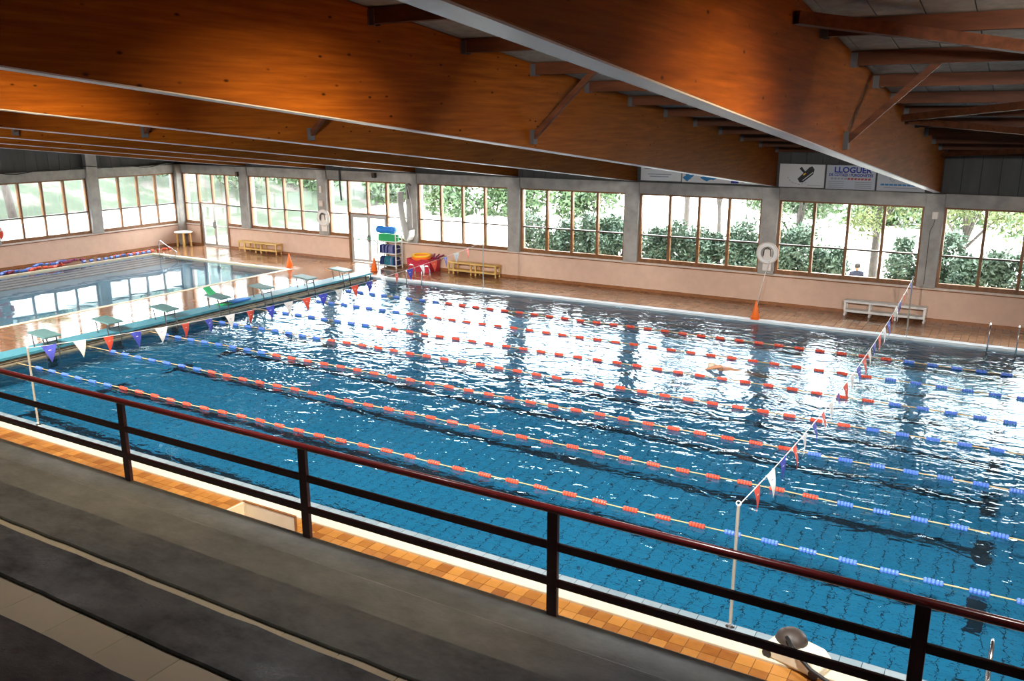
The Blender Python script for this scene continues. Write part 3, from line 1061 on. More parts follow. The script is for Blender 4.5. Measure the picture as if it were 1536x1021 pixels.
def bench(name, label, x0, x1, mat, ups, foot_mat):
    root = empty(name, ((x0 + x1) / 2, 20.12, 0))
    tag(root, label, 'bench', 'low benches by the glazed wall')
    L = (x1 - x0) / 2
    bevel(MB().box(-L, L, -0.2, 0.2, 0.45, 0.52).build('seat', mat, root), 0.01)
    bevel(MB().box(-L + 0.02, L - 0.02, -0.18, 0.18, 0.13, 0.21).build('lower_shelf', mat, root), 0.01)
    for u in ups:
        xx = -L + 0.05 + (2 * L - 0.1) * u
        for yy in (-0.16, 0.16):
            MB().box(xx - 0.035, xx + 0.035, yy - 0.025, yy + 0.025, 0.20, 0.46).build('upright', mat, root)
            MB().lathe([(0.012, 0.15), (0.02, 0.1), (0.035, 0.06), (0.038, 0.035), (0.025, 0.0)], (xx, yy, 0), 10).build('foot', foot_mat, root)
    return root


bench('slatted_bench', 'yellow pine bench between the two glass doors', -10.6, -8.0, M_YWOOD, (0, 0.16, 0.45, 0.6, 1), M_YWOOD)
bench('slatted_bench', 'yellow pine bench next to the crimson tub', 1.9, 4.3, M_YWOOD, (0, 0.1, 0.48, 0.58, 1), M_YWOOD)
bench('slatted_bench', 'white painted bench in front of the shrubs', 17.8, 20.3, M_WHITE, (0, 0.32, 0.65, 1), M_WHITE)

st = empty('round_table', (-14.3, 19.75, 0))
tag(st, 'round white table with pale wooden legs in the corner', 'table')
MB().lathe([(0.42, 0.70), (0.45, 0.715), (0.45, 0.745), (0.43, 0.76)], n=24).build('table_top', M_WHITE, st)
for a in range(4):
    t = math.pi / 4 + a * math.pi / 2
    MB().tube([(0.33 * math.cos(t), 0.33 * math.sin(t), 0.0), (0.31 * math.cos(t), 0.31 * math.sin(t), 0.70)], 0.045, 10).build('leg', M_YWOOD, st)

# ------------------------------------------------------------------ rack of kickboards
rk = empty('storage_rack', (-1.2, 20.0, 0))
tag(rk, 'white steel rack holding swimming boards beside the door', 'rack')
for sx in (-0.5, 0.5):
    for sy in (-0.22, 0.22):
        MB().box(sx - 0.02, sx + 0.02, sy - 0.02, sy + 0.02, 0, 1.62 if sx > 0 else 1.5).build('post', M_WHITE, rk)
for z in (0.10, 0.62, 1.15):
    MB().box(-0.5, 0.5, -0.22, 0.22, z - 0.02, z + 0.02).build('shelf', M_WHITE, rk)
for z in (0.35, 0.85, 1.35, 1.58):
    MB().tube([(0.5, -0.22, z), (0.5, 0.22, z)], 0.012, 6).build('side_bar', M_WHITE, rk)


def board_mesh(mat, wd, hh, th):
    poly = [(-wd / 2, 0), (wd / 2, 0), (wd / 2, hh * 0.7)] + [(wd / 2 * math.cos(t), hh * 0.7 + hh * 0.3 * math.sin(t)) for t in [math.pi * k / 8 for k in range(1, 8)]] + [(-wd / 2, hh * 0.7)]
    return MB().prism(poly, -th / 2, th / 2, 'x').mesh('kickboard', mat)


bm_ = {c: board_mesh(mm, 0.34, 0.36, 0.055) for c, mm in (('navy', M_NAVY), ('teal', M_TEALF), ('lilac', M_LILAC))}
seqs = {0.12: ['navy', 'navy', 'navy', 'teal', 'teal', 'teal', 'teal', 'lilac', 'teal', 'navy', 'navy'], 0.64: ['navy', 'navy', 'lilac', 'navy', 'lilac', 'navy', 'lilac', 'lilac', 'lilac', 'navy', 'navy']}
for z, sq in seqs.items():
    for k, c in enumerate(sq):
        o = place('kickboard', bm_[c], (-1.2 - 0.42 + 0.083 * k, 20.0, z), None, (0, random.uniform(-0.06, 0.06), 0))
        tag(o, '%s foam kickboard on the %s shelf of the white rack' % (c, 'bottom' if z < 0.3 else 'middle'), 'kickboard', '%s kickboards on the %s shelf' % (c, 'bottom' if z < 0.3 else 'middle'))
for k in range(5):
    o = MB().prism([(-0.46, -0.19), (0.40, -0.19), (0.46, 0), (0.40, 0.19), (-0.46, 0.19)], 0, 0.055, 'z').build('foam_mat', M_GREEN)
    o.location = (-1.2, 20.0 + random.uniform(-0.01, 0.01), 1.171 + 0.057 * k)
    tag(o, ['lowest green foam mat of the flat pile on the rack', 'second lowest green foam mat of the pile on the rack', 'middle green foam mat of the pile on the rack', 'green foam mat just under the top one of the pile', 'topmost green foam mat of the pile on the rack'][k], 'foam mat', 'green mats on the rack')
o = MB().lathe([(0.05, -0.5), (0.15, -0.48), (0.17, -0.3), (0.13, 0.0), (0.17, 0.3), (0.15, 0.48), (0.05, 0.5)], n=16, axis='x').build('foam_roller', M_SKYB, smooth=True)
o.location = (-1.35, 20.0, 1.46 + 0.17)
tag(o, 'bright blue foam roller lying on top of the rack', 'float')

# crimson tub with swim rings
tb = empty('plastic_tub', (0.65, 19.95, 0))
tag(tb, 'crimson plastic tub standing by the wall next to the rack', 'tub')
MB().prism([(-0.55, 0.0), (0.55, 0.0), (0.62, 0.55), (0.56, 0.55), (0.5, 0.06), (-0.5, 0.06), (-0.56, 0.55), (-0.62, 0.55)], -0.36, 0.36, 'y').build('body', M_CRIM, tb)
for yy in (-0.38, 0.36):
    MB().prism([(-0.55, 0.0), (0.55, 0.0), (0.62, 0.55), (-0.62, 0.55)], yy, yy + 0.02, 'y').build('side_panel', M_CRIM, tb)
for k, (mm, R, zz, lab) in enumerate(((M_ORANGE, 0.36, 0.56, 'orange swim ring lying in the crimson tub'), (M_YELLOW, 0.38, 0.66, 'yellow swim ring lying on top of the orange ring'))):
    o = MB().torus((0, 0, 0), R, 0.075 if k == 0 else 0.05, 'z').build('swim_ring', mm, smooth=True)
    o.location = (0.55, 19.95, zz)
    o.rotation_euler = (0.03, 0.02, 0)
    tag(o, lab, 'swim ring')
for k in range(3):
    o = MB().tube([(1.12 + 0.02 * k, 19.9 + 0.1 * k, 0.4), (1.2 + 0.07 * k, 19.9 + 0.1 * k, 0.62), (1.3 + 0.16 * k, 19.88 + 0.1 * k, 0.80 - 0.03 * k)], 0.035, 8).build('foam_noodle', M_MAROON, smooth=True)
    tag(o, 'maroon foam noodle sticking out of the crimson tub', 'noodle', 'maroon noodles in the tub')

# ------------------------------------------------------------------ cones


def cone(loc, label):
    root = empty('marker_cone', loc)
    tag(root, label, 'cone', 'orange cones')
    MB().lathe([(0.13, 0.03), (0.15, 0.06), (0.06, 0.40), (0.022, 0.60), (0.012, 0.615)], n=18).build('body', M_ORANGE, root, smooth=True)
    MB().lathe([(0.14, 0.0), (0.145, 0.012), (0.14, 0.03)], n=18).build('base', M_ORANGE, root)


cone((-5.0, 17.72, 0), 'orange cone at the corner of the shallow pool')
cone((-1.2, 18.9, 0), 'orange cone in front of the storage rack')
cone((15.45, 17.9, 0), 'orange cone at the pool edge below the hose reel')

# ------------------------------------------------------------------ hose rings and other wall things


def hose_ring(x, z, R, label, rope):
    root = empty('hose_reel', (x, YW - 0.235, z))
    tag(root, label, 'hose', 'white coiled hoses on columns')
    for k in range(4):
        MB().torus((0, -0.06 - 0.01 * (k % 2), 0.0), R - 0.045 * k * 0.8, 0.03, 'y', 30, 8).build('hose_coil', M_WHITE if k else M_SILL, root, smooth=True)
    bevel(MB().box(-0.15, 0.15, -0.05, 0.0, -0.62, 0.12).build('back_plate', M_CREAMW, root), 0.02)
    MB().tube([(-0.13, -0.1, -0.1), (-0.11, -0.1, 0.12), (0, -0.1, 0.2), (0.11, -0.1, 0.12), (0.13, -0.1, -0.1)], 0.016, 6).build('hook', M_BLACK, root)
    if rope:
        MB().tube([(0.1, -0.1, -0.25), (0.0, -0.2, -0.75), (-0.1, -0.24, -1.3), (-0.17, -0.26, -z + 0.02)], 0.014, 6).build('hose_end', M_WHITE, root, smooth=True)


hose_ring(colx(3) + 0.05, 1.84, 0.36, 'white hose coil on the column with its end hanging to the floor', True)
hose_ring(colx(-1) + 0.1, 1.92, 0.37, 'white hose coil on the column below the electrical box', False)
lr = empty('life_ring', (XL + 0.3, 10.6, 1.62))
tag(lr, 'orange and white life ring hanging on the end wall', 'life ring')
MB().torus((0, 0, 0), 0.28, 0.075, 'x').build('ring', M_FRED, lr, smooth=True)
for a in range(4):
    t = a * math.pi / 2 + 0.5
    MB().tube([(0, 0.28 * math.cos(t - 0.15), 0.28 * math.sin(t - 0.15)), (0, 0.28 * math.cos(t + 0.15), 0.28 * math.sin(t + 0.15))], 0.079, 10).build('band', M_WHITE, lr)

# white curved board hanging from a hook
cb = empty('rescue_board', (-0.25, 20.02, 1.1))
tag(cb, 'long white curved plastic board hanging against the column', 'board')
prof2 = []
for k in range(15):
    t = k / 14
    if t < 0.7:
        prof2.append((-0.30 + 0.28 * (t / 0.7) ** 2, 2.2 - 1.85 * t / 0.7))
    else:
        a = (t - 0.7) / 0.3 * math.pi
        prof2.append((0.13 - 0.15 * math.cos(a), 0.35 - 0.33 * math.sin(a) + (0.25 * (t - 0.7) / 0.3)))
vs, fs = [], []
for (px, pz) in prof2:
    for yy in (-0.2, 0.16):
        vs += [(px - 0.03, yy, pz), (px + 0.03, yy, pz)]
for k in range(len(prof2) - 1):
    o4 = 4 * k
    fs += [(o4, o4 + 2, o4 + 6, o4 + 4), (o4 + 1, o4 + 5, o4 + 7, o4 + 3), (o4, o4 + 4, o4 + 5, o4 + 1), (o4 + 2, o4 + 3, o4 + 7, o4 + 6)]
fs += [(0, 1, 3, 2), (4 * len(prof2) - 4, 4 * len(prof2) - 2, 4 * len(prof2) - 1, 4 * len(prof2) - 3)]
MB().add(vs, fs).build('board', M_WHITE, cb)
MB().tube([(0.02, 0.1, 2.45), (0.22, 0.1, 1.6), (0.30, 0.0, 0.7)], 0.01, 6).build('cord', M_WHITE, cb)
MB().tube([(0.0, 0.16, 1.9), (0.0, 0.12, 2.4), (0.02, 0.05, 2.52), (0.16, 0.03, 2.56), (0.24, 0.05, 2.48)], 0.03, 8).build('hook', M_STEEL, cb)

# small fittings on columns and lintels
for x, z, lab, mm in ((-10.62, 3.72, 'small brown loudspeaker on the lintel near the end wall', M_FRAMEDK), (-2.13, 3.93, 'small brown loudspeaker on the lintel above the glass door', M_FRAMEDK), (colx(4) + 0.05, 3.42, 'small pale wall lamp on the concrete column', M_CREAMW)):
    root = empty('wall_lamp' if mm is M_CREAMW else 'loudspeaker', (x, YW - 0.14 if mm is not M_CREAMW else YW - 0.22, z))
    tag(root, lab, 'lamp' if mm is M_CREAMW else 'loudspeaker')
    bevel(MB().box(-0.08, 0.08, -0.2, -0.04, -0.11, 0.11).build('housing', mm, root), 0.015)
    MB().box(-0.02, 0.02, -0.05, 0.0, -0.02, 0.02).build('bracket', M_BLACK, root)
    if mm is M_CREAMW:
        MB().tube([(0, -0.03, -0.1), (-0.02, -0.03, -0.3), (-0.1, -0.03, -0.5), (-0.1, -0.03, -2.2)], 0.008, 5).build('cable', M_BLACK, root)
root = empty('meter_box', (colx(-1), YW - 0.235, 2.55))
tag(root, 'small pale electrical box on the column above the hose coil', 'box')
MB().box(-0.12, 0.12, -0.08, 0, -0.12, 0.14).build('case', M_SILL, root)
MB().box(-0.06, 0.06, -0.07, 0, 0.5, 0.8).build('conduit_cover', M_CREAMW, root)
cab = MB().tube([(XL + 0.3, YW - 0.5 - q * 0.45, 4.12 + 0.05 * math.sin(q * 1.3) - 0.05 * math.sin(q * 0.43)) for q in range(40)], 0.022, 6).build('cable', M_BLACK)
tag(cab, 'black cable sagging along the top of the end wall lintel', 'cable')
hb = MB().tube([(-4.15, YW - 0.2, 4.1), (-4.14, YW - 0.22, 3.5), (-4.1, YW - 0.2, 2.75)], 0.045, 6).build('hanging_strap', M_BLACK)
tag(hb, 'black strap hanging down beside the glass door', 'strap')
gr = MB().tube([(-3.35, 20.4, 0.82), (-3.2, 20.36, 1.1), (-2.95, 20.34, 1.22), (-2.7, 20.35, 1.1), (-2.45, 20.34, 1.16), (-2.2, 20.36, 0.95), (-2.05, 20.4, 0.85)], 0.022, 6).build('rope', M_GREEN, smooth=True)
tag(gr, 'green rope slung over the glass door handles', 'rope')


# ------------------------------------------------------------------ ladders


def ladder(loc, rz, label, gap, h):
    """poolside: local +y points to the water"""
    root = empty('pool_ladder', loc, rz)
    tag(root, label, 'ladder', 'stainless pool ladders')
    for sx in (-gap / 2, gap / 2):
        pts = [(sx, -0.45, 0.0), (sx, -0.45, h * 0.55)]
        for k in range(1, 8):
            t = math.pi * k / 8
            pts.append((sx, -0.16 - 0.29 * math.cos(t), h * 0.55 + h * 0.45 * math.sin(t)))
        pts += [(sx, 0.13, h * 0.5), (sx, 0.13, -1.3)]
        MB().tube(pts, 0.021, 8).build('rail', M_CHROME, root, smooth=True)
    for k in range(4):
        MB().box(-gap / 2, gap / 2, 0.09, 0.17, -0.35 - 0.27 * k, -0.32 - 0.27 * k).build('tread', M_CHROME, root)


ladder((22.52, PY1 + 0.02, 0), math.pi, 'stainless ladder at the pool edge near the white bench', 0.72, 0.66)
ladder((1.85, PY1 + 0.02, 0), math.pi, 'stainless ladder in front of the crimson tub', 0.75, 0.62)
ladder((23.2, PY0 - 0.02, 0), 0, 'stainless ladder by the guard rail side of the pool', 0.62, 0.80)
hr = empty('hand_rail', (-12.8, SY1 - 0.05, 0))
tag(hr, 'bent stainless handrail at the corner of the shallow pool', 'handrail')
MB().tube([(-0.1, 0, -0.9), (-0.1, 0, 0.55), (-0.05, 0, 0.66), (0.06, 0, 0.68), (1.0, 0.05, 0.26), (1.08, 0.05, 0.14), (0.98, 0.05, 0.02), (0.3, 0.02, -0.12), (0.15, 0, -0.02), (0.2, 0, 0.12)], 0.022, 8).build('rail', M_CHROME, hr, smooth=True)

# ------------------------------------------------------------------ pile of spare lane rope on the deck by the end wall
rnd = random.Random(3)
for k in range(7):
    y0 = [9.2, 9.9, 11.3, 11.7, 12.4, 13.9, 15.6][k]
    n = [9, 11, 10, 10, 9, 11, 10][k]
    mm = [M_MAROON, M_BLUE, M_RED, M_BLUE, M_MAROON, M_BLUE, M_FRED][k]
    cl = ['maroon', 'blue', 'red', 'blue', 'maroon', 'blue', 'red'][k]
    root = empty('rope_coil', (-14.1, y0, 0.0))
    tag(root, ['maroon length of spare lane rope against the end wall by the life ring', 'blue length of spare lane rope next to the maroon one', 'red length of spare lane rope in the middle of the heap', 'blue length of spare lane rope on the heap', 'maroon length of spare lane rope on the heap', 'blue length of spare lane rope trailing from the heap', 'red tail of spare lane rope towards the corner table'][k], 'lane rope', 'spare lane ropes by the end wall')
    hgt = 0.06 + (0.09 if k in (3, 4) else 0.0)
    path = []
    for q in range(n):
        path.append((0.18 * math.sin(q * 1.1 + k) * (1 if k < 5 else 0.3) + 0.1 * (k % 3), q * (0.18 if k < 5 else 0.34), hgt))
    MB().tube(path, 0.012, 5).build('rope', M_ROPE, root)
    fmesh = MB().lathe([(0.02, -0.11), (0.055, -0.1), (0.06, 0.0), (0.055, 0.1), (0.02, 0.11)], n=8, axis='y').mesh('float', mm)
    for q in range(n):
        place('float', fmesh, path[q], root, rot=(0, 0, rnd.uniform(-0.5, 0.5)))

# ------------------------------------------------------------------ things on the platform
o = MB().prism([(-0.22, -0.17), (0.18, -0.17), (0.22, 0), (0.18, 0.17), (-0.22, 0.17)], 0, 0.04, 'z').build('kickboard', M_GREEN)
o.location = (-0.75, 9.72, 0.66)
o.rotation_euler = (0, 0.75, 0.3)
tag(o, 'green kickboard leaning on a starting block', 'kickboard')
o = MB().box(-0.16, 0.16, -0.2, 0.2, 0, 0.04).build('kickboard', M_GREEN)
o.location = (-0.55, 10.1, 0.2)
tag(o, 'green kickboard lying flat on the teal walkway', 'kickboard')
o = bevel(MB().box(-0.2, 0.2, -0.42, 0.42, 0, 0.05).build('foam_mat', M_SKYB), 0.02)
o.location = (-0.6, 10.75, 0.2)
tag(o, 'blue foam mat lying on the teal walkway', 'foam mat')

# ------------------------------------------------------------------ cream bench box and cleaning machine by the kerb
bxr = empty('low_screen', (12.85, -0.95, 0))
tag(bxr, 'low cream corner screen with brown edges below the guard rail', 'screen')
MB().box(-0.52, 0.57, -0.015, 0.015, 0.0, 0.35).build('long_panel', M_CREAMBOX, bxr)
MB().box(-0.55, -0.52, -0.75, 0.015, 0.0, 0.35).build('side_panel', M_CREAMBOX, bxr)
MB().box(-0.555, 0.575, -0.02, 0.02, 0.35, 0.368).build('edge_trim', M_FRAME, bxr)
MB().box(0.57, 0.588, -0.02, 0.02, 0.0, 0.368).build('edge_trim', M_FRAME, bxr)
MB().box(-0.52, -0.505, -0.03, -0.015, 0.0, 0.35).build('corner_post', M_SILL, bxr)

cm = empty('pool_cleaner', (20.92, -0.28, 0.03), -0.28)
tag(cm, 'cream pool cleaning machine with a dark dome on the kerb', 'machine')
bevel(MB().prism([(-0.36, 0.0), (0.36, 0.0), (0.36, 0.1), (0.25, 0.2), (-0.28, 0.22), (-0.36, 0.14)], -0.19, 0.19, 'y').build('body', M_CREAMBOX, cm), 0.03, 3)
MB().lathe([(0.19, 0.17), (0.195, 0.21), (0.165, 0.28), (0.09, 0.335), (0.02, 0.345)], (-0.12, 0.05, 0), 20).build('motor_dome', M_MOTOR, cm, smooth=True)
MB().tube([(-0.1, -0.12, 0.33), (0.1, -0.24, 0.26), (0.3, -0.27, 0.16), (0.62, -0.22, 0.05), (0.95, -0.05, 0.02)], 0.025, 8).build('hose', M_BLACK, cm, smooth=True)
for sx in (-0.3, 0.3):
    MB().lathe([(0.06, -0.2), (0.06, 0.2)], (sx, 0, 0.05), 12, 'y').build('roller', M_BLACK, cm)


# ------------------------------------------------------------------ banners on the cladding


def txt(body, size, loc, mat, parent, width=None):
    cu = bpy.data.curves.new('t', 'FONT')
    cu.body = body
    cu.size = size
    cu.extrude = 0.003
    cu.offset = 0.008 if size > 0.2 else 0.004
    cu.align_x = 'CENTER'
    ob = bpy.data.objects.new('t', cu)
    COL.objects.link(ob)
    dg = bpy.context.evaluated_depsgraph_get()
    me = bpy.data.meshes.new_from_object(ob.evaluated_get(dg))
    bpy.data.objects.remove(ob)
    me.materials.clear()
    me.materials.append(mat)
    o = bpy.data.objects.new('lettering', me)
    COL.objects.link(o)
    o.parent = parent
    o.rotation_euler = (math.pi / 2, 0, 0)
    o.location = loc
    if width:
        wd = max(v.co.x for v in me.vertices) - min(v.co.x for v in me.vertices)
        o.scale = (width / wd, 1, 1)
    return o


def banner(x0, x1, z0, z1, label, mat):
    root = empty('banner', ((x0 + x1) / 2, YW - 0.03, z0))
    tag(root, label, 'banner', 'advertising banners above the windows')
    h = (x1 - x0) / 2
    MB().box(-h, h, -0.02, 0.05, 0, z1 - z0).build('panel', mat, root)
    return root


F = -0.024
b1 = banner(15.27, 16.74, 4.1, 4.86, 'white banner with a tilted black emblem', M_BANNER)


def flat(poly, parent, mat, name='print', d=0.0):
    return MB().prism(poly, F - 0.003 - d, F + 0.002, 'y').build(name, mat, parent)


def rot2(poly, a, cx, cz):
    return [(x * math.cos(a) - z * math.sin(a) + cx, x * math.sin(a) + z * math.cos(a) + cz) for x, z in poly]


body = [(-0.30, -0.08), (-0.22, -0.15), (0.2, -0.15), (0.33, -0.05), (0.34, 0.08), (0.25, 0.11), (-0.28, 0.06)]
flat(rot2(body, 0.72, 0.12, 0.42), b1, M_BLACK, 'emblem')
flat(rot2([(-0.035, 0), (0.035, 0), (0.045, 0.2), (-0.05, 0.2)], 0.72, 0.08, 0.50), b1, M_BLACK, 'emblem')
flat(rot2([(-0.2, -0.012), (0.22, -0.012), (0.22, 0.012), (-0.2, 0.012)], 0.72, 0.19, 0.36), b1, M_BANNER, 'emblem_line', 0.003)
flat(rot2([(-0.05, -0.02), (0.05, -0.02), (0.05, 0.02), (-0.05, 0.02)], 0.72, 0.09, 0.44), b1, M_YELLOW, 'emblem_dot', 0.003)
for k in range(7):
    t = -2.6 + k * 0.26
    flat(rot2([(-0.035, -0.008), (0.035, -0.008), (0.035, 0.008), (-0.035, 0.008)], t + math.pi / 2, -0.08 + 0.42 * math.cos(t), 0.52 + 0.42 * math.sin(t)), b1, M_INKG, 'small_print')
flat([(0.2, 0.07), (0.62, 0.07), (0.62, 0.085), (0.2, 0.085)], b1, M_INKG, 'small_print')

b2 = banner(16.80, 18.32, 4.09, 4.86, 'pale grey rental banner with bold blue lettering', M_BANNER2)
txt('LLOGUER', 0.25, (0.05, F - 0.002, 0.54), M_INKB, b2, 1.16)
txt('DE COTXES I FURGONETES', 0.12, (0.0, F - 0.002, 0.42), M_INKB, b2, 1.36)
for k in range(12):
    flat([(-0.62 + k * 0.105, 0.31), (-0.545 + k * 0.105, 0.31), (-0.53 + k * 0.105, 0.37), (-0.605 + k * 0.105, 0.37)], b2, M_INKR if k > 4 else M_INKG, 'small_print')
for z in (0.05, 0.11, 0.17, 0.23):
    flat([(-0.68, z), (-0.2, z), (-0.2, z + 0.022), (-0.68, z + 0.022)], b2, M_INKG, 'small_print')
    flat([(0.15, z), (0.66, z), (0.66, z + 0.022), (0.15, z + 0.022)], b2, M_INKG, 'small_print')
b3 = banner(18.38, 19.8, 4.09, 4.86, 'pale grey banner partly hidden behind the huge beam', M_BANNER2)
ring = [(0.10 * math.cos(t), 0.10 * math.sin(t)) for t in [math.pi * (0.25 + 1.5 * k / 14) for k in range(15)]]
ring += [(0.075 * math.cos(t), 0.075 * math.sin(t)) for t in [math.pi * (1.75 - 1.5 * k / 14) for k in range(15)]]
flat([(x - 0.25, z + 0.40) for x, z in ring], b3, M_INKG, 'emblem')
for k in range(9):
    flat([(-0.6 + k * 0.13, 0.17), (-0.49 + k * 0.13, 0.17), (-0.49 + k * 0.13, 0.225), (-0.6 + k * 0.13, 0.225)], b3, M_INKC, 'small_print')
flat([(-0.5, 0.09), (0.5, 0.09), (0.5, 0.115), (-0.5, 0.115)], b3, M_INKG, 'small_print')
b4 = banner(10.25, 11.8, 4.14, 4.82, 'white banner with faint grey lines beside the blue fish banner', M_BANNER)
for z, a, c in ((0.22, -0.5, 0.4), (0.14, -0.42, 0.3), (0.42, -0.65, -0.35)):
    flat([(a, z), (c, z), (c, z + 0.03), (a, z + 0.03)], b4, M_INKG, 'small_print')
b5 = banner(11.84, 14.7, 4.13, 4.82, 'white banner with blue splash shapes', M_BANNER)
for cx_, sz, ph in ((-1.2, 0.22, 0), (-0.42, 0.24, 1)):
    poly = [((sz * (0.75 + 0.3 * math.sin(4 * t + ph))) * math.cos(t) * (1.0 + 0.4 * ph) + cx_, (sz * (0.75 + 0.3 * math.cos(3 * t + ph))) * math.sin(t) * 0.8 + 0.2) for t in [2 * math.pi * k / 24 for k in range(24)]]
    flat(poly, b5, M_INKC, 'splash')
flat([(0.35, 0.02), (0.62, 0.02), (0.62, 0.22), (0.35, 0.22)], b5, M_INKB, 'block_print')
flat([(0.75, 0.05), (1.1, 0.05), (1.1, 0.17), (1.03, 0.17), (1.03, 0.1), (0.82, 0.1), (0.82, 0.17), (0.75, 0.17)], b5, M_BLACK, 'block_print')

# ------------------------------------------------------------------ people


def skin_person(joints, edges_, name, mat, parent=None, sub=2):
    me = bpy.data.meshes.new(name)
    me.from_pydata([j[0] for j in joints], edges_, [])
    ob = bpy.data.objects.new('tmp', me)
    COL.objects.link(ob)
    sk = ob.modifiers.new('skin', 'SKIN')
    sk.use_smooth_shade = True
    for k, j in enumerate(joints):
        v = me.skin_vertices[0].data[k]
        v.radius = (j[1], j[2] if len(j) > 2 else j[1])
    me.skin_vertices[0].data[0].use_root = True
    ss = ob.modifiers.new('sub', 'SUBSURF')
    ss.levels = sub
    ss.render_levels = sub
    dg = bpy.context.evaluated_depsgraph_get()
    dg.update()
    m2 = bpy.data.meshes.new_from_object(ob.evaluated_get(dg))
    bpy.data.objects.remove(ob)
    m2.materials.clear()
    m2.materials.append(mat)
    o = bpy.data.objects.new(name, m2)
    COL.objects.link(o)
    if parent:
        o.parent = parent
    return o


# swimmer (front crawl, heading towards the starting blocks)
J = [((0, 0, -0.05), 0.15, 0.11), ((-0.25, 0, -0.01), 0.14, 0.10), ((-0.52, 0, 0.02), 0.17, 0.11), ((-0.66, 0, 0.03), 0.07), ((-0.78, 0, 0.05), 0.095), ((-0.9, 0, 0.04), 0.08),
     ((-0.54, -0.2, 0.03), 0.07), ((-0.48, -0.34, 0.2), 0.052), ((-0.78, -0.36, 0.1), 0.042), ((-0.88, -0.35, 0.05), 0.04, 0.02), ((-0.98, -0.35, 0.0), 0.035, 0.012),
     ((-0.56, 0.2, -0.02), 0.07), ((-0.82, 0.26, -0.1), 0.05), ((-1.06, 0.24, -0.14), 0.04), ((-1.16, 0.24, -0.15), 0.04, 0.02), ((-1.26, 0.24, -0.16), 0.035, 0.012),
     ((0.12, -0.09, -0.08), 0.1), ((0.5, -0.1, -0.14), 0.07), ((0.9, -0.1, -0.1), 0.045), ((1.08, -0.1, -0.12), 0.03), ((0.12, 0.09, -0.1), 0.1), ((0.5, 0.1, -0.18), 0.07), ((0.9, 0.1, -0.26), 0.045), ((1.08, 0.1, -0.3), 0.03)]
Ed = [(0, 1), (1, 2), (2, 3), (3, 4), (4, 5), (2, 6), (6, 7), (7, 8), (8, 9), (9, 10), (2, 11), (11, 12), (12, 13), (13, 14), (14, 15), (0, 16), (16, 17), (17, 18), (18, 19), (0, 20), (20, 21), (21, 22), (22, 23)]
pr = empty('person', (16.75, 12.0, WZ - 0.055))
tag(pr, 'swimmer doing front crawl in the pool with a pale cap', 'person')
skin_person(J, Ed, 'body', M_SKIN, pr)
cap = MB().lathe([(0.02, -0.13), (0.07, -0.115), (0.105, -0.06), (0.115, 0.0), (0.11, 0.035)], (0, 0, 0), 14, 'x').build('swim_cap', M_KERB, pr, smooth=True)
cap.location = (-0.82, 0, 0.055)
cap.rotation_euler = (0, 0.4, 0)

# person outside behind the shrubs
pr2 = empty('person', (17.75, 22.35, -0.3), 0.6)
tag(pr2, 'person in dark clothes standing outside among the shrubs', 'person')
J2 = [((0, 0, 0.9), 0.14, 0.11), ((0, 0, 1.15), 0.14, 0.1), ((0, 0, 1.36), 0.17, 0.1), ((0, 0, 1.46), 0.06),
      ((-0.2, 0, 1.36), 0.07), ((-0.26, 0.03, 1.08), 0.05), ((-0.25, 0.12, 0.85), 0.04), ((0.2, 0, 1.36), 0.07), ((0.26, 0.03, 1.08), 0.05), ((0.25, 0.12, 0.85), 0.04),
      ((-0.09, 0, 0.82), 0.1), ((-0.1, 0.02, 0.45), 0.07), ((-0.1, 0, 0.08), 0.05), ((-0.1, 0.14, 0.03), 0.04), ((0.09, 0, 0.82), 0.1), ((0.1, 0.02, 0.45), 0.07), ((0.1, 0, 0.08), 0.05), ((0.1, 0.14, 0.03), 0.04)]
E2 = [(0, 1), (1, 2), (2, 3), (2, 4), (4, 5), (5, 6), (2, 7), (7, 8), (8, 9), (0, 10), (10, 11), (11, 12), (12, 13), (0, 14), (14, 15), (15, 16), (16, 17)]
skin_person(J2, E2, 'clothed_body', M_NAVYCL, pr2)
hd = skin_person([((0, 0, 1.44), 0.05), ((0, 0.01, 1.52), 0.075, 0.085), ((0, 0.01, 1.60), 0.08, 0.095), ((0, 0, 1.66), 0.06)], [(0, 1), (1, 2), (2, 3)], 'head', M_SKIN, pr2)
MB().lathe([(0.03, 0.115), (0.08, 0.095), (0.102, 0.04), (0.1, -0.02), (0.09, -0.05)], (0, -0.025, 1.60), 14).build('hair', M_HAIR, pr2, smooth=True)

# ------------------------------------------------------------------ outdoors
gm = MB()
vs, fs = [], []
gx, gy = 40, 30
for j in range(gy + 1):
    for i in range(gx + 1):
        x = -70 + 140 * i / gx
        y = YW + 0.3 + 75 * (j / gy) ** 1.5
        vs.append((x, y, -0.3 + max(0, (y - 30)) * 0.03 + 0.05 * math.sin(x * 0.7) * math.sin(y * 0.5)))
for j in range(gy):
    for i in range(gx):
        a = j * (gx + 1) + i
        fs.append((a, a + 1, a + gx + 2, a + gx + 1))
struct(gm.add(vs, fs).build('ground', M_SAND, recalc=False))
vs, fs = [], []
for j in range(31):
    for i in range(31):
        u, v = i / 30, j / 30
        x = XL - 0.35 - 32 * u
        y = -20 + 75 * v
        vs.append((x, y, -0.3 + max(0.0, (u * 32 - 2.5)) * 0.38 + 0.35 * math.sin(y * 0.35 + x * 0.2) * min(1, u * 4)))
for j in range(30):
    for i in range(30):
        a = j * 31 + i
        fs.append((a, a + 31, a + 32, a + 1))
struct(MB().add(vs, fs).build('hillside', M_HILL, recalc=False))


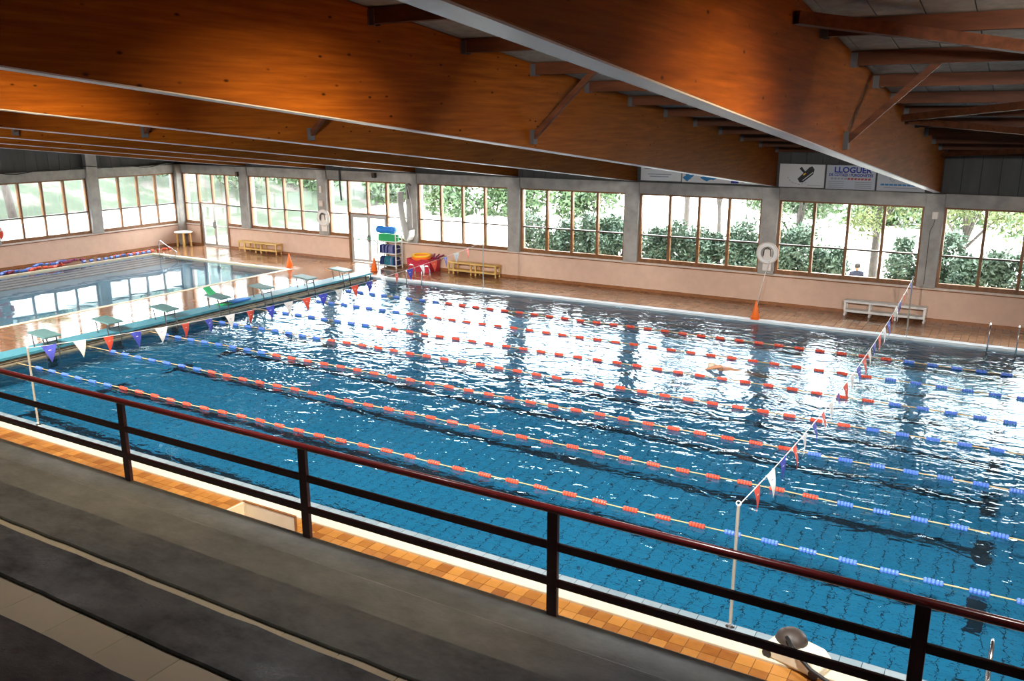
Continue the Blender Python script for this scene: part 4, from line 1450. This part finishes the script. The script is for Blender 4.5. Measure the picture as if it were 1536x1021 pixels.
def leaves(n, shape, size, rnd):
    mb = MB()
    for _ in range(n):
        p = shape(rnd)
        d = Vector((rnd.gauss(0, 1), rnd.gauss(0, 1), rnd.gauss(0, 1))).normalized()
        s2 = d.cross(Vector((rnd.gauss(0, 1), rnd.gauss(0, 1), rnd.gauss(0, 1)))).normalized()
        L = size * rnd.uniform(0.7, 1.3)
        p = Vector(p)
        mb.add([p, p + d * L * 0.5 + s2 * L * 0.18, p + d * L, p + d * L * 0.5 - s2 * L * 0.18], [(0, 1, 2, 3)])
    return mb


def bush(loc, rx, h, label, mat, n, seed, size=0.16, group='shrubs outside the glazed wall', name='shrub'):
    rnd = random.Random(seed)
    root = empty(name, loc)
    tag(root, label, 'shrub', group)
    blobs = [(rnd.uniform(-rx, rx) * 0.7, rnd.uniform(-rx, rx) * 0.5, rnd.uniform(0.2, 0.92) * h, rnd.uniform(0.3, 0.5) * min(rx, h)) for _ in range(14)]

    def sh(r):
        c = r.choice(blobs)
        q = Vector((r.gauss(0, 1), r.gauss(0, 1), r.gauss(0, 1))).normalized() * c[3] * r.uniform(0.5, 1.05)
        return (c[0] + q.x, c[1] + q.y, max(0.03, c[2] + q.z))
    leaves(n, sh, size, rnd).build('foliage', mat, root, recalc=False)
    for k in range(5):
        b_ = blobs[k]
        MB().tube([(b_[0] * 0.2, b_[1] * 0.2, 0), (b_[0] * 0.7, b_[1] * 0.7, b_[2] * 0.6), (b_[0], b_[1], b_[2])], 0.03, 5, rs=[0.035, 0.025, 0.01]).build('stem', M_BARK, root)
    return root


def tree(loc, h, rx, label, mat, n, seed, lean=0.0, tr=0.12, z0=0.45, size=0.2):
    rnd = random.Random(seed)
    root = empty('tree', loc)
    tag(root, label, 'tree', 'trees outside the glazed walls')
    MB().tube([(0, 0, -0.2), (lean * 0.3, 0, h * 0.3), (lean * 0.7, 0.05, h * 0.6), (lean, 0, h * 0.95)], tr, 8, rs=[tr * 1.2, tr, tr * 0.8, tr * 0.3]).build('trunk', M_BARK, root, smooth=True)
    blobs = []
    for k in range(11):
        a = rnd.uniform(0, 6.28)
        rr = rx * rnd.uniform(0.2, 0.9)
        c = (lean * 0.8 + rr * math.cos(a), rr * math.sin(a), h * rnd.uniform(z0, 1.0), rx * rnd.uniform(0.25, 0.5))
        blobs.append(c)
        if k < 6:
            MB().tube([(lean * 0.5, 0, h * 0.42), ((lean * 0.5 + c[0]) / 2, c[1] / 2, (h * 0.45 + c[2]) / 2 + 0.1), c[:3]], 0.03, 6, rs=[tr * 0.5, tr * 0.35, 0.01]).build('branch', M_BARK, root)

    def sh(r):
        c = r.choice(blobs)
        q = Vector((r.gauss(0, 1), r.gauss(0, 1), r.gauss(0, 0.8))).normalized() * c[3] * r.uniform(0.3, 1.05)
        return (c[0] + q.x, c[1] + q.y, c[2] + q.z)
    leaves(n, sh, size, rnd).build('foliage', mat, root, recalc=False)


GZ = -0.3
sp = [(4.7 + 1.0 * k, 22.6 + 0.35 * math.sin(k * 1.7), 0.95, 2.35 + 0.28 * math.sin(k * 2.3)) for k in range(12)]
sp += [(16.5, 22.9, 0.85, 1.9)] + [(19.55 + 1.05 * k, 22.75 + 0.3 * math.sin(k * 2.0), 0.95, 2.4 + 0.25 * math.sin(k * 1.9)) for k in range(6)]
for k, (x, y, rx, h) in enumerate(sp):
    bush((x, y, GZ), rx, h * 1.12, 'grey-green oleander shrub in the row outside the windows', M_LEAF1, 5200, 40 + k, 0.19)
tree((17.75, 26.2, GZ), 5.2, 1.9, 'yellow-green tree behind the standing person', M_LEAF2, 2600, 5, 0.0, 0.15, 0.55)
tree((20.7, 26.0, GZ), 4.6, 2.3, 'spreading yellow-green tree beyond the column with the wall lamp', M_LEAF2, 3000, 6, 0.2, 0.13, 0.6)
tree((15.0, 24.6, GZ), 4.6, 1.5, 'leafy mid-green tree behind the column with the hose coil', M_LEAF3, 3000, 7, 0.2, 0.1, 0.3)
tree((11.5, 26.5, GZ), 6.5, 1.2, 'slender bare-trunked tree behind the oleander row', M_LEAF3, 700, 8, -0.2, 0.09, 0.85)
tree((9.6, 27.5, GZ), 7.0, 1.3, 'straight grey trunk with its crown above the window', M_LEAF3, 700, 9, 0.05, 0.14, 0.88)
for k, (x, y, rx, h) in enumerate([(-11.0, 40, 3.2, 3.0), (-7.0, 41, 3.2, 3.2), (-2.2, 42, 2.8, 3.0), (9.0, 50, 4.0, 2.6), (14.0, 46, 4.2, 3.0), (19.0, 47, 4.0, 3.0), (24.5, 45, 4.0, 3.2), (-24.0, 37, 3.5, 3.2), (-30.0, 36, 3.6, 3.6), (-36.0, 38, 4, 4), (-19.0, 44, 3.5, 3.0)]):
    bush((x, y, -0.3 + max(0, y - 30) * 0.03), rx, h, 'distant green shrub across the pale open ground', M_LEAF3, 3200, 80 + k, 0.45, 'distant shrubs across the pale ground', 'distant_shrub')
tree((-21.0, 15.1, 0.8), 5.5, 1.8, 'leaning tree on the grassy hillside', M_LEAF3, 1500, 21, -1.2, 0.2, 0.7, 0.25)
for k, (x, y, rx, h) in enumerate([(-27, 15, 2.2, 2.2), (-29, 21, 2.4, 2.6), (-26, 27, 2.2, 2.2), (-23, 32, 2.4, 2.6)]):
    bush((x, y, -0.3 + max(0.0, (-(x - XL) - 2.5)) * 0.36), rx, h, 'green bush growing on the hillside outside the end wall', M_LEAF3, 1400, 120 + k, 0.3, 'hillside bushes', 'hillside_bush')
for o in list(basin.children) + [basin] + list(shallow.children) + [shallow]:
    o.cycles.is_caustics_receiver = True
for o in COL.objects:
    if o.name in ('pool_water', 'shallow_water'):
        o.cycles.is_caustics_caster = True
bpy.context.view_layer.update()
